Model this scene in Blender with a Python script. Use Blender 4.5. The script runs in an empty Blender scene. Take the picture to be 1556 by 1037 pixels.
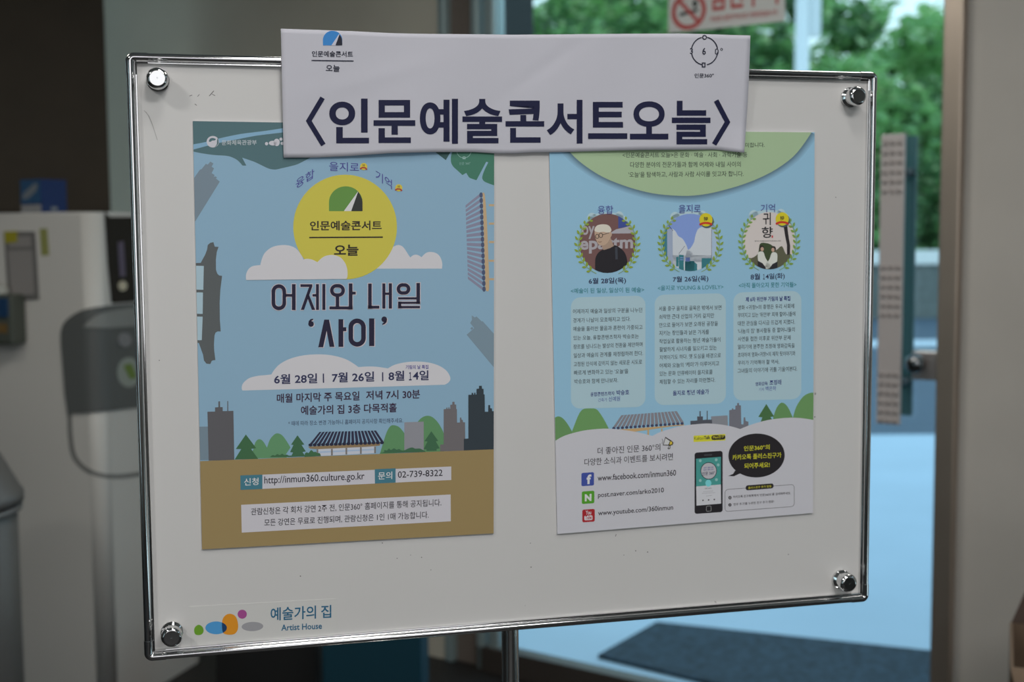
import bpy, bmesh, math, random
from math import sin, cos, pi, radians, sqrt
from mathutils import Vector, Matrix
from mathutils.geometry import tessellate_polygon
from mathutils.bvhtree import BVHTree

SC = bpy.context.scene
COL = SC.collection
random.seed(7)

# ---------------------------------------------------------------- camera
FPX = 1935.46
VY = Vector((157.774, 22991.7, FPX)); DN = VY.normalized()      # world down in camera axes
Yc = (Vector((0, 0, 1)) - DN * DN.z).normalized()
Xc = DN.cross(Yc)
EYE = Vector((0, 0, 1.5))
def cw(v):                                                       # camera axes (x right, y down, z forward) to world
    return Vector((Xc.dot(v), Yc.dot(v), -DN.dot(v)))
cam = bpy.data.objects.new('camera', bpy.data.cameras.new('camera'))
COL.objects.link(cam)
R_, U_, B_ = cw(Vector((1, 0, 0))), cw(Vector((0, -1, 0))), cw(Vector((0, 0, -1)))
cam.matrix_world = Matrix(((R_.x, U_.x, B_.x, EYE.x), (R_.y, U_.y, B_.y, EYE.y), (R_.z, U_.z, B_.z, EYE.z), (0, 0, 0, 1)))
cam.data.sensor_width = 36.0
cam.data.lens = FPX * 36.0 / 1556.0
cam.data.clip_start = 0.02; cam.data.clip_end = 300
cam.data.dof.use_dof = True
cam.data.dof.focus_distance = 1.27
cam.data.dof.aperture_fstop = 5.0
SC.camera = cam

# ---------------------------------------------------------------- sky, lights, exposure
SC.view_settings.view_transform = 'Standard'
SC.view_settings.look = 'None'
SC.view_settings.exposure = 0.0
SC.view_settings.gamma = 1.0
SC.view_settings.use_curve_mapping = False
W = bpy.data.worlds.new('overcast_sky'); SC.world = W; W.use_nodes = True
nt = W.node_tree; bg = nt.nodes['Background']
tc = nt.nodes.new('ShaderNodeTexCoord'); sx = nt.nodes.new('ShaderNodeSeparateXYZ'); rp = nt.nodes.new('ShaderNodeValToRGB')
nt.links.new(tc.outputs['Generated'], sx.inputs[0]); nt.links.new(sx.outputs['Z'], rp.inputs[0]); nt.links.new(rp.outputs[0], bg.inputs[0])
rp.color_ramp.elements[0].position = 0.0; rp.color_ramp.elements[0].color = (0.66, 0.90, 0.98, 1)
rp.color_ramp.elements[1].position = 0.9; rp.color_ramp.elements[1].color = (0.48, 0.72, 0.94, 1)
bg.inputs[1].default_value = 1.6

def area(name, loc, target, sx_, sy_, power, col):
    l = bpy.data.lights.new(name, 'AREA'); l.shape = 'RECTANGLE'; l.size = sx_; l.size_y = sy_; l.energy = power; l.color = col
    o = bpy.data.objects.new(name, l); COL.objects.link(o); o.location = loc
    o.rotation_euler = (Vector(target) - Vector(loc)).to_track_quat('-Z', 'Y').to_euler()
    return o
area('overhead_light', (-1.25, -0.25, 2.77), (-1.25, -0.25, 0), 0.30, 0.30, 15, (1, 0.98, 0.95))
area('overhead_light', (0.10, 0.62, 2.77), (0.10, 0.62, 0), 0.30, 0.30, 4, (1, 0.98, 0.95))
area('overhead_light', (0.70, -0.50, 2.77), (0.70, -0.50, 0), 0.9, 0.7, 29, (1, 0.99, 0.98))
area('overhead_light', (-0.1, 2.5, 2.77), (-0.1, 2.5, 0), 0.6, 0.6, 15, (1, 0.97, 0.90))  # unseen fill light, added to brighten the dispenser's front
area('overhead_light', (1.0, 1.9, 2.77), (1.0, 1.9, 0), 0.6, 0.6, 5, (1, 0.96, 0.88))  # added to lift the beige right wall; no such fixture known
area('overhead_light', (-1.6, 2.2, 2.77), (-1.6, 2.2, 0), 0.6, 0.6, 7, (1, 0.97, 0.88))  # extra unseen light, put in to brighten the grey back wall
area('daylight_window', (0.7, -3.9, 1.80), (0.7, 5, 1.5), 3.6, 1.7, 26, (0.97, 0.98, 1.0))

# ---------------------------------------------------------------- helpers
def ray(px, py):
    return cw(Vector((px - 778.0, py - 518.5, FPX)))
def floor_pt(px, py, z=0.0):
    r = ray(px, py); return EYE + r * ((z - EYE.z) / r.z)
def at_depth(px, py, Y):
    r = ray(px, py); return EYE + r * (Y / r.y)
# the board frame: x along the board, y away from the camera, z up
BU = Vector((0.971109, 0.238637, 0)); BN = Vector((-0.238637, 0.971109, 0)); BD = 1.2777664
B0 = BN * BD + Vector((0, 0, 1.5)); 
BMAT = Matrix(((BU.x, BN.x, 0, B0.x), (BU.y, BN.y, 0, B0.y), (0, 0, 1, 1.5), (0, 0, 0, 1)))
def bl(px, py, y=0.0):
    r = ray(px, py); p = r * ((BD + y) / BN.dot(r))
    return Vector((BU.dot(p), y, p.z))

def lin(c):
    return tuple((v / 255 / 12.92) if v <= 10 else (((v / 255 + 0.055) / 1.055) ** 2.4) for v in c)
_M = {}
def mat(name, rgb, rough=0.5, metal=0.0, spec=0.5, noise=0.0, nscale=40, bump=0.0, coat=0.0, rgb2=None):
    if name in _M: return _M[name]
    m = bpy.data.materials.new(name); m.use_nodes = True; t = m.node_tree; b = t.nodes['Principled BSDF']
    b.inputs['Base Color'].default_value = (*rgb, 1); b.inputs['Roughness'].default_value = rough
    b.inputs['Metallic'].default_value = metal; b.inputs['Specular IOR Level'].default_value = spec
    b.inputs['Coat Weight'].default_value = coat
    if noise or bump or rgb2:
        tc = t.nodes.new('ShaderNodeTexCoord'); n = t.nodes.new('ShaderNodeTexNoise')
        n.inputs['Scale'].default_value = nscale; n.inputs['Detail'].default_value = 5
        t.links.new(tc.outputs['Object'], n.inputs['Vector'])
        if noise or rgb2:
            r = t.nodes.new('ShaderNodeValToRGB'); t.links.new(n.outputs['Fac'], r.inputs[0])
            a = tuple(max(0, v * (1 - noise)) for v in rgb); c = rgb2 or tuple(min(1, v * (1 + noise)) for v in rgb)
            r.color_ramp.elements[0].position = 0.3; r.color_ramp.elements[0].color = (*a, 1)
            r.color_ramp.elements[1].position = 0.7; r.color_ramp.elements[1].color = (*c, 1)
            t.links.new(r.outputs[0], b.inputs['Base Color'])
        if bump:
            bp = t.nodes.new('ShaderNodeBump'); bp.inputs['Strength'].default_value = bump; bp.inputs['Distance'].default_value = 0.002
            t.links.new(n.outputs['Fac'], bp.inputs['Height']); t.links.new(bp.outputs[0], b.inputs['Normal'])
    _M[name] = m; return m
KINK = 1.72
def ink(*c):
    """printing ink from a colour seen in the photograph under the board's light"""
    key = 'ink_%d_%d_%d' % c
    return mat(key, tuple(min(0.88, v * KINK) for v in lin(c)), rough=0.55, spec=0.25)

def link(o, parent=None):
    COL.objects.link(o)
    if parent is not None: o.parent = parent
    return o
def mesh_obj(name, verts, faces, m, parent=None, smooth=False):
    me = bpy.data.meshes.new(name); me.from_pydata([tuple(v) for v in verts], [], faces); me.update()
    if m: me.materials.append(m)
    if smooth: me.polygons.foreach_set('use_smooth', [True] * len(me.polygons))
    o = bpy.data.objects.new(name, me); return link(o, parent)
def bm_obj(name, bm, m, parent=None, smooth=False, recalc=True):
    if recalc: bmesh.ops.recalc_face_normals(bm, faces=bm.faces)
    me = bpy.data.meshes.new(name); bm.to_mesh(me); bm.free()
    if m: me.materials.append(m)
    if smooth: me.polygons.foreach_set('use_smooth', [True] * len(me.polygons))
    o = bpy.data.objects.new(name, me); return link(o, parent)
def tag(o, label=None, cat=None, group=None, kind=None):
    if label: o['label'] = label
    if cat: o['category'] = cat
    if group: o['group'] = group
    if kind: o['kind'] = kind
    return o
def empty(name, M_):
    o = bpy.data.objects.new(name, None); o.empty_display_size = 0.05; COL.objects.link(o); o.matrix_world = M_; return o
def bmbox(bm, x0, x1, y0, y1, z0, z1, bev=0.0, seg=2, M_=None):
    vs = [bm.verts.new((x, y, z)) for x in (x0, x1) for y in (y0, y1) for z in (z0, z1)]
    idx = [(0, 1, 3, 2), (4, 6, 7, 5), (0, 4, 5, 1), (2, 3, 7, 6), (0, 2, 6, 4), (1, 5, 7, 3)]
    fs = [bm.faces.new([vs[i] for i in f]) for f in idx]
    bmesh.ops.recalc_face_normals(bm, faces=fs)
    if bev:
        es = list({e for f in fs for e in f.edges})
        r = bmesh.ops.bevel(bm, geom=es, offset=bev, segments=seg, affect='EDGES', profile=0.5)
    if M_ is not None: bmesh.ops.transform(bm, matrix=M_, verts=[v for v in bm.verts if v.is_valid])
def box(name, x0, x1, y0, y1, z0, z1, m, parent=None, bev=0.0, seg=2):
    bm = bmesh.new(); bmbox(bm, x0, x1, y0, y1, z0, z1, bev, seg); return bm_obj(name, bm, m, parent, recalc=False)
def lathe(bm, prof, n=32, M_=None, arc=2 * pi):
    """prof: (r, h) pairs; axis z"""
    rings = []
    for r, h in prof:
        if r < 1e-6: rings.append([bm.verts.new((0, 0, h))])
        else: rings.append([bm.verts.new((r * cos(2 * pi * i / n), r * sin(2 * pi * i / n), h)) for i in range(n)])
    for a, b in zip(rings, rings[1:]):
        for i in range(n):
            j = (i + 1) % n
            q = [a[i % len(a)], a[j % len(a)], b[j % len(b)], b[i % len(b)]]
            q2 = []
            for v in q:
                if v not in q2: q2.append(v)
            if len(q2) > 2: bm.faces.new(q2)
    if M_ is not None: bmesh.ops.transform(bm, matrix=M_, verts=bm.verts[:])
def rot_frame(p, xdir, zdir=Vector((0, 0, 1))):
    x = Vector(xdir).normalized(); y = zdir.cross(x)
    return Matrix(((x.x, y.x, zdir.x, p[0]), (x.y, y.y, zdir.y, p[1]), (x.z, y.z, zdir.z, p[2]), (0, 0, 0, 1)))

# pixel-outline helpers (flat print is authored as outlines and laid onto the sheet it is printed on)
def C(ox, oy, s, pts): return [(ox + x / s, oy + y / s) for x, y in pts]
def ell(cx, cy, rx, ry, a0=0, a1=360, n=36, rot=0):
    k = max(3, int(n * abs(a1 - a0) / 360)); out = []
    for i in range(k + (0 if abs(a1 - a0) == 360 else 1)):
        a = radians(a0 + (a1 - a0) * i / k); x, y = rx * cos(a), ry * sin(a); r = radians(rot)
        out.append((cx + x * cos(r) - y * sin(r), cy + x * sin(r) + y * cos(r)))
    return out
def cr(pts, n=5, closed=False):
    """smooth curve through points"""
    P = list(pts); out = []
    N = len(P)
    for i in range(N if closed else N - 1):
        p0 = P[(i - 1) % N] if closed or i > 0 else P[i]; p1 = P[i % N]; p2 = P[(i + 1) % N]
        p3 = P[(i + 2) % N] if closed or i + 2 < N else p2
        for k in range(n):
            t = k / n; t2, t3 = t * t, t * t * t
            out.append(tuple(0.5 * (2 * p1[j] + (p2[j] - p0[j]) * t + (2 * p0[j] - 5 * p1[j] + 4 * p2[j] - p3[j]) * t2 + (3 * p1[j] - p0[j] - 3 * p2[j] + p3[j]) * t3) for j in (0, 1)))
    if not closed: out.append(P[-1])
    return out
def rrect(x0, y0, x1, y1, r, dy=0.0, n=5, ry=None):
    """rounded rectangle in pixels whose right side is shifted by dy"""
    ry = ry or r; out = []
    for cx, cy, a in ((x1 - r, y0 + ry, -90), (x1 - r, y1 - ry, 0), (x0 + r, y1 - ry, 90), (x0 + r, y0 + ry, 180)):
        for i in range(n + 1):
            t = radians(a + 90 * i / n); x = cx + r * cos(t); y = cy + ry * sin(t)
            out.append((x, y + dy * (x - x0) / (x1 - x0)))
    return out
def stroke(pts, w, closed=False):
    """ribbon quads of width w along a line"""
    P = []
    for p in pts:
        p = Vector(p)
        if not P or (p - P[-1]).length > 0.02 * w: P.append(p)
    if closed and (P[0] - P[-1]).length < 0.02 * w: P.pop()
    N = len(P); L, R = [], []
    for i in range(N):
        a = P[i] - P[i - 1] if (i > 0 or closed) else P[1] - P[0]
        b = P[(i + 1) % N] - P[i] if (i < N - 1 or closed) else P[-1] - P[-2]
        a.normalize(); b.normalize(); t = (a + b)
        t = t.normalized() if t.length > 1e-6 else a
        k = 1 / max(0.45, t.dot(a)); nrm = Vector((-t.y, t.x)) * (w / 2 * k)
        L.append(tuple(P[i] + nrm)); R.append(tuple(P[i] - nrm))
    out = []
    for i in range(N if closed else N - 1):
        j = (i + 1) % N; out.append([L[i], L[j], R[j], R[i]])
    return out
def clip_convex(poly, conv):
    A = sum(conv[i][0] * conv[(i + 1) % len(conv)][1] - conv[(i + 1) % len(conv)][0] * conv[i][1] for i in range(len(conv)))
    s = 1 if A > 0 else -1
    out = list(poly)
    for i in range(len(conv)):
        a, b = conv[i], conv[(i + 1) % len(conv)]
        inp, out = out, []
        if not inp: break
        def side(p): return s * ((b[0] - a[0]) * (p[1] - a[1]) - (b[1] - a[1]) * (p[0] - a[0]))
        for k in range(len(inp)):
            p, q = inp[k], inp[(k + 1) % len(inp)]; sp, sq = side(p), side(q)
            if sp >= 0: out.append(p)
            if (sp >= 0) != (sq >= 0):
                t = sp / (sp - sq); out.append((p[0] + (q[0] - p[0]) * t, p[1] + (q[1] - p[1]) * t))
    return out
def tris_of(poly):
    pl = [Vector((p[0], p[1], 0)) for p in poly]
    return tessellate_polygon([pl])

LV = 0.00006
KEEP = bpy.data.curves.new('font_keeper', 'FONT')      # keeps the built-in font's glyphs loaded while lettering is made
class Sheet:
    """a flat printed sheet on the board: outlines in photograph pixels are laid on its plane"""
    def __init__(s, root, org, yfn, clip=None):
        s.root, s.org, s.yfn, s.clip = root, org, yfn, clip
    def pt(s, p, lv):
        return bl(p[0], p[1], s.yfn(p[0], p[1]) - (lv + 1) * LV) - s.org
    def shape(s, name, polys, col, lv, clip=None, label=None):
        if polys and not isinstance(polys[0][0], (tuple, list, Vector)): polys = [polys]
        V, F = [], []
        for poly in polys:
            conv = poly
            T3 = tris_of(poly)
            for t in T3:
                tri = [poly[i] for i in t]
                for cl in (clip, s.clip):
                    if cl and tri: tri = clip_convex(tri, cl)
                if len(tri) < 3: continue
                ar = sum(tri[i][0] * tri[(i + 1) % len(tri)][1] - tri[(i + 1) % len(tri)][0] * tri[i][1] for i in range(len(tri)))
                if abs(ar) < 1e-5: continue
                if ar > 0: tri = tri[::-1]          # face the viewer (-y)
                b = len(V); V += [s.pt(p, lv) for p in tri]; F.append(list(range(b, b + len(tri))))
        if not F: return None
        o = mesh_obj(name, V, F, ink(*col) if isinstance(col, tuple) else col, s.root)
        if label: o['label'] = label
        return o
    def text(s, txt, x0, y0, x1, y1, h, col, lv=9, bold=0.0, res=3, name='lettering', cut=None):
        c = bpy.data.curves.new('lettering', 'FONT'); c.body = txt; c.size = 1; c.offset = bold; c.resolution_u = res
        o = bpy.data.objects.new('lettering', c); me = o.to_mesh()
        if cut:                                   # cut big letters up so that they can follow a wavy sheet
            bm = bmesh.new(); bm.from_mesh(me); mn = min(v.co.x for v in bm.verts); mx = max(v.co.x for v in bm.verts)
            ylo = min(v.co.y for v in bm.verts); yhi = max(v.co.y for v in bm.verts)
            for k in range(1, cut):
                bmesh.ops.bisect_plane(bm, geom=bm.verts[:] + bm.edges[:] + bm.faces[:], plane_co=(mn + (mx - mn) * k / cut, 0, 0), plane_no=(1, 0, 0))
                bmesh.ops.bisect_plane(bm, geom=bm.verts[:] + bm.edges[:] + bm.faces[:], plane_co=(0, ylo + (yhi - ylo) * k / cut, 0), plane_no=(0, 1, 0))
            vs = [v.co.copy() for v in bm.verts]; bm.verts.index_update(); fs = [[v.index for v in f.verts] for f in bm.faces]; bm.free()
        else:
            vs = [v.co.copy() for v in me.vertices]; fs = [list(p.vertices) for p in me.polygons]
        o.to_mesh_clear(); bpy.data.objects.remove(o); bpy.data.curves.remove(c)
        a0, a1 = min(v.x for v in vs), max(v.x for v in vs); b0, b1 = min(v.y for v in vs), max(v.y for v in vs)
        V = []
        for v in vs:
            u = (v.x - a0) / (a1 - a0); w = (v.y - b0) / (b1 - b0)
            V.append(s.pt((x0 + (x1 - x0) * u, y0 + (y1 - y0) * u - h * w), lv))
        # flip faces whose normal points away from the viewer
        out = []
        for f in fs:
            n = (V[f[1]] - V[f[0]]).cross(V[f[2]] - V[f[0]])
            out.append(f if n.y <= 0 else f[::-1])
        return mesh_obj(name, V, out, ink(*col) if isinstance(col, tuple) else col, s.root)

# ---------------------------------------------------------------- materials
CHROME = mat('chrome', (0.72, 0.72, 0.72), rough=0.09, metal=1.0)
CHROME2 = mat('polished_steel', (0.82, 0.82, 0.80), rough=0.14, metal=1.0)
WALLM = mat('painted_wall', (0.60, 0.575, 0.485), rough=0.85, noise=0.05, nscale=3, bump=0.15)
WALLR = mat('beige_wall', (0.50, 0.475, 0.44), rough=0.8, noise=0.06, nscale=2.5, bump=0.1)
DARKW = mat('dark_brown_panelling', (0.062, 0.046, 0.030), rough=0.7, noise=0.1, nscale=5)
CEILM = mat('ceiling_white', (0.55, 0.54, 0.52), rough=0.9)
FLOORM = mat('black_granite_floor', (0.020, 0.019, 0.019), rough=0.55, spec=0.3, noise=0.3, nscale=120)
FRAMEM = mat('brown_steel', (0.45, 0.375, 0.31), rough=0.38, metal=0.9, noise=0.06, nscale=4)
TEALM = mat('pale_blue_steel', (0.36, 0.46, 0.47), rough=0.35, metal=0.4)

def glass(name, tint, refl=0.06, rough=0.0):
    m = bpy.data.materials.new(name); m.use_nodes = True; t = m.node_tree
    for n in list(t.nodes):
        if n.type == 'BSDF_PRINCIPLED': t.nodes.remove(n)
    out = [n for n in t.nodes if n.type == 'OUTPUT_MATERIAL'][0]
    tr = t.nodes.new('ShaderNodeBsdfTransparent'); tr.inputs[0].default_value = (*tint, 1)
    gl = t.nodes.new('ShaderNodeBsdfGlossy'); gl.inputs['Roughness'].default_value = rough
    ge = t.nodes.new('ShaderNodeNewGeometry'); dt = t.nodes.new('ShaderNodeVectorMath'); dt.operation = 'DOT_PRODUCT'
    t.links.new(ge.outputs['Incoming'], dt.inputs[0]); t.links.new(ge.outputs['Normal'], dt.inputs[1])
    def mth(op, a, b=None):
        n = t.nodes.new('ShaderNodeMath'); n.operation = op
        for i, v in enumerate((a, b)):
            if v is None: continue
            if isinstance(v, (int, float)): n.inputs[i].default_value = v
            else: t.links.new(v, n.inputs[i])
        return n.outputs[0]
    sch = mth('ADD', mth('MULTIPLY', mth('POWER', mth('SUBTRACT', 1.0, mth('ABSOLUTE', dt.outputs['Value'])), 5.0), 0.96), 0.04)
    mx = t.nodes.new('ShaderNodeMixShader')
    t.links.new(sch, mx.inputs[0]); t.links.new(tr.outputs[0], mx.inputs[1]); t.links.new(gl.outputs[0], mx.inputs[2])
    t.links.new(mx.outputs[0], out.inputs[0]); return m
GLASSM = glass('door_glass', (0.93, 0.97, 0.97))

# ---------------------------------------------------------------- room shell
# the entrance wall runs from G0 towards WD (to the right and nearer)
G0 = floor_pt(645, 995)
WD = cw(Vector((2778.0, 0, -FPX))); WD.z = 0
WD = -(ray(-2000, 372)); WD.z = 0; WD.normalize()
WN = Vector((-WD.y, WD.x, 0))                     # outwards
def wall_s(px):                                   # distance along the wall under a pixel column
    r = ray(px, 365); r.z = 0
    # r*k = G0 + WD*s
    det = r.x * (-WD.y) + WD.x * r.y
    g = Vector((G0.x, G0.y))
    return (r.x * (-g.y) + g.x * r.y) / -det if False else _solve(r, g)
def _solve(r, g):
    # k*r - s*WD = g
    D = -r.x * WD.y + WD.x * r.y
    return (r.x * g.y - g.x * r.y) / D
def wall_z(px, py, off=0.0):
    s = wall_s(px); r = ray(px, py); P = G0 + WD * s
    k = P.dot(WN) / r.dot(WN); return EYE.z + r.z * k
WM = rot_frame((G0.x, G0.y, 0), WD)
def on_wall(px, py, off=0.0):
    """point in wall coordinates (x along, y outwards, z up) under a pixel, off metres in front of (-) or behind (+) the wall plane"""
    r = ray(px, py); k = (G0.dot(WN) + off) / r.dot(WN); P = EYE + r * k
    return Vector(((P - G0).dot(WD), off, P.z))

def struct(name, x0, x1, y0, y1, z0, z1, m, M_, bev=0.0, parent=None):
    o = box(name, x0, x1, y0, y1, z0, z1, m, parent, bev)
    if parent is None: o.matrix_world = M_; o['kind'] = 'structure'
    return o
sL = on_wall(722, 30).x; sG = on_wall(755, 30).x; sR0 = on_wall(1436, 300).x; sR1 = on_wall(1466, 300).x
CEIL = 2.8
I4 = Matrix.Identity(4)
struct('wall_back', -5.5, sL - 0.13, 0.0, 0.12, 0, CEIL, WALLM, WM)
struct('wall_right', sR1, 6.0, -0.01, 0.14, 0, CEIL, WALLR, WM)
struct('wall_front', -4.2, 4.6, -4.3, -4.2, 0, CEIL, mat('rear_wall', (0.26, 0.245, 0.225), rough=0.9), I4)
struct('wall_right', 4.5, 4.6, -4.2, 6.0, 0, CEIL, mat('rear_wall', (0.1, 0.1, 0.1)), I4).name = 'wall_side'
# dark brown panelling on the left, standing forward of the grey wall
A = at_depth(163, 170, 4.95); A.z = 0
PD = Vector((-0.956, -0.29, 0)).normalized()
PM = rot_frame((A.x, A.y, 0), -PD)
struct('wall_left', -3.0, 0.0, 0.0, 0.1, 0, CEIL, DARKW, PM)
struct('trim_1', -3.0, -0.0, -0.012, 0.0, 1.60, 1.66, DARKW, PM)
def slab(name, pts, z0, z1, m):
    n = len(pts); V = [(*p, z0) for p in pts] + [(*p, z1) for p in pts]
    F = [list(range(n))[::-1], list(range(n, 2 * n))] + [[i, (i + 1) % n, n + (i + 1) % n, n + i] for i in range(n)]
    bm = bmesh.new(); me = bpy.data.meshes.new(name); me.from_pydata(V, [], F); bm.from_mesh(me); bpy.data.meshes.remove(me)
    o = bm_obj(name, bm, m); o['kind'] = 'structure'; return o
def wp(s, y=0.0): p = G0 + WD * s + WN * y; return (p.x, p.y)
slab('ceiling', [wp(-4.5, 0.1), wp(4.6, 0.1), (4.6, -4.3), (-5.4, -4.3), (-5.4, wp(-4.5, 0.1)[1])], CEIL, CEIL + 0.1, CEILM)
slab('floor', [wp(-4.5, 0.02), wp(4.6, 0.02), (4.6, -4.3), (-5.4, -4.3), (-5.4, wp(-4.5, 0.1)[1])], -0.05, 0.0, FLOORM)
struct('wall_side_left', -5.4, -5.3, -4.3, 4.0, 0, CEIL, mat('rear_wall', (0.1, 0.1, 0.1)), I4)

# door and side light: frame members, rail, pane are parts of the entrance
door = empty('door_1', WM); door['kind'] = 'structure'
def dpart(name, x0, x1, y0, y1, z0, z1, m, bev=0.004, label=None):
    o = box(name, x0, x1, y0, y1, z0, z1, m, door, bev)
    if label: o['label'] = label
    return o
dpart('frame_post', sL, sL + 0.032, -0.03, 0.05, 0, CEIL, TEALM, 0.008, 'pale blue steel post')
dpart('frame_post', sL + 0.046, sG, -0.02, 0.05, 0, CEIL, TEALM, 0.008, 'pale blue steel post')
dpart('frame_post', sL - 0.13, sL, 0.01, 0.08, 0, CEIL, mat('brown_liner', (0.17, 0.14, 0.12), rough=0.5))
xs = on_wall(677, 30).x; dpart('corner_strip', xs - 0.02, xs + 0.014, -0.022, 0.02, 0, CEIL, TEALM, 0.008)
dpart('frame_post', sR0, sR1, -0.05, 0.06, 0, CEIL, FRAMEM, 0.004, 'brown steel door post')
dpart('pane', sG, sR0, 0.0, 0.010, 0.085, CEIL, GLASSM, 0)
dpart('bottom_rail', sL, sR0, -0.03, 0.03, 0.0, 0.088, mat('dark_rail', (0.10, 0.085, 0.075), rough=0.35, metal=0.5), 0.003)
# pull plates either side of the glass
DIM = mat('brushed_steel', (0.54, 0.50, 0.49), rough=0.45, metal=0.2)
def pull(px0, px1, pyt, pyb, off, m, name, dots):
    a = on_wall(px0, (pyt + pyb) / 2, off); b = on_wall(px1, (pyt + pyb) / 2, off)
    zt = on_wall((px0 + px1) / 2, pyt, off).z; zb = on_wall((px0 + px1) / 2, pyb, off).z
    t = empty(name, WM); t.parent = door; t.matrix_parent_inverse = WM.inverted()
    root = box(name, a.x, b.x, off - 0.006, off + 0.006, zb, zt, m, door, 0.002)
    bpy.data.objects.remove(t)
    hgt = zt - zb; w = b.x - a.x
    for zz in (zt - 0.10, zb + 0.10):          # mounting stubs to the glass
        bm = bmesh.new(); lathe(bm, [(0, -0.03), (0.012, -0.03), (0.012, 0.03), (0, 0.03)], 16, Matrix.Translation((a.x + w * 0.5, off * 0.5, zz)) @ Matrix.Rotation(pi / 2, 4, 'X') @ Matrix.Diagonal((1, 1, abs(off) / 0.06, 1)))
        bm_obj('mounting_stub', bm, mat('stub_dark', (0.03, 0.04, 0.04), rough=0.5), root)
    if dots:
        bm = bmesh.new()
        for z0_ in (zt - 0.020, zt - hgt * 0.46, zb + hgt * 0.17):
            for r in range(6):
                for c in range(3):
                    lathe(bm, [(0.0075, 0), (0.0070, 0.003), (0.0035, 0.0042), (0, 0.0045)], 12,
                          Matrix.Translation((a.x + w * (0.2 + 0.3 * c), off - 0.006, z0_ - 0.0245 * r)) @ Matrix.Rotation(pi / 2, 4, 'X')) if False else None
        V = []
        bm.free()
        me = None
        k = 0
        for z0_ in (zt - 0.024, zt - hgt * 0.455, zb + hgt * 0.175):
            for r in range(6):
                for c in range(3):
                    if me is None:
                        bm = bmesh.new(); lathe(bm, [(0.0078, 0), (0.0070, 0.0035), (0.0035, 0.0048), (0, 0.005)], 12, Matrix.Rotation(pi / 2, 4, 'X'))
                        o = bm_obj('grip_dot', bm, mat('dot_steel', (0.40, 0.36, 0.35), rough=0.4, metal=0.3), root, True); me = o.data
                    else:
                        o = link(bpy.data.objects.new('grip_dot', me), root)
                    o.location = (a.x + w * (0.2 + 0.3 * c), off - 0.006, z0_ - 0.0255 * r)
    return root
pull(1336, 1372, 204, 645, -0.07, DIM, 'pull_plate', True)['label'] = 'steel pull plate with rows of raised dots'
pull(1373, 1390, 207, 632, 0.07, mat('teal_enamel', (0.035, 0.13, 0.14), rough=0.4), 'pull_plate', False)['label'] = 'teal pull plate on the outer side'
# lock on the post
p0 = on_wall(1386, 556, -0.015); p1 = on_wall(1428, 556, -0.015)
lz0 = on_wall(1405, 578, -0.015).z; lz1 = on_wall(1405, 534, -0.015).z
lk = box('lock_case', p0.x, p1.x + 0.01, -0.02, 0.02, lz0, lz1, mat('lock_steel', (0.5, 0.45, 0.43), rough=0.3, metal=0.8), door, 0.003)
kb = on_wall(1391, 553, -0.05); bm = bmesh.new()
lathe(bm, [(0.0, 0.0), (0.010, 0.0), (0.012, 0.02), (0.024, 0.026), (0.0265, 0.036), (0.024, 0.046), (0.013, 0.053), (0, 0.055)], 28, Matrix.Translation((kb.x, -0.02, kb.z)) @ Matrix.Rotation(pi / 2, 4, 'X'))
bm_obj('lock_knob', bm, mat('dark_chrome', (0.22, 0.23, 0.24), rough=0.12, metal=1.0), lk, True)

# ---------------------------------------------------------------- outside
GY = 0.0
PAVE = mat('pale_paving', (0.47, 0.61, 0.72), rough=0.8, noise=0.05, nscale=1.2)
PAVD = mat('shade_toned_paving', (0.068, 0.108, 0.155), rough=0.7, noise=0.08, nscale=2)  # shade on the farther terrace is put into this darker colour
MATM = mat('entrance_mat_fibre', (0.032, 0.055, 0.076), rough=0.95, noise=0.45, nscale=38, bump=0.8)
def ground(name, x0, x1, y0, y1, z0, z1, m):
    o = box(name, x0, x1, y0, y1, z0, z1, m); o['kind'] = 'structure'; return o
pts = [wp(-6, 0.12), wp(7.5, 0.12)]
yb = floor_pt(1375, 660).y; yw = floor_pt(1400, 528).y; yp = floor_pt(1400, 484).y
slab('paving_near', [wp(-6, 0.02), wp(7.0, 0.02), (16, wp(7.0, 0)[1]), (16, yb), (-16, yb), (-16, wp(-6, 0)[1])], -0.06, -0.004, PAVE).name = 'terrace_paving'
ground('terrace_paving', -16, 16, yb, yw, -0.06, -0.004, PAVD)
ground('white_kerb', -16, 16, yw, yw + 0.75, -0.06, 0.03, mat('white_stone', (0.62, 0.72, 0.80), rough=0.7))
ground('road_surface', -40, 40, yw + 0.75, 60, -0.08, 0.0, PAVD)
mp = [floor_pt(909, 995, 0.012), floor_pt(998, 945, 0.012), floor_pt(1560, 1004, 0.012), floor_pt(1330, 1096, 0.012)]
bm = bmesh.new()
bv = [bm.verts.new((p.x, p.y, -0.002)) for p in mp]; tv = [bm.verts.new((p.x, p.y, 0.012)) for p in mp]
bm.faces.new(tv); bm.faces.new(bv[::-1])
for i in range(4): bm.faces.new([bv[i], bv[(i + 1) % 4], tv[(i + 1) % 4], tv[i]])
tag(bm_obj('entrance_mat', bm, MATM), 'dark blue grey entrance mat lying on the pale paving outside the glass', 'mat')
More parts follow.
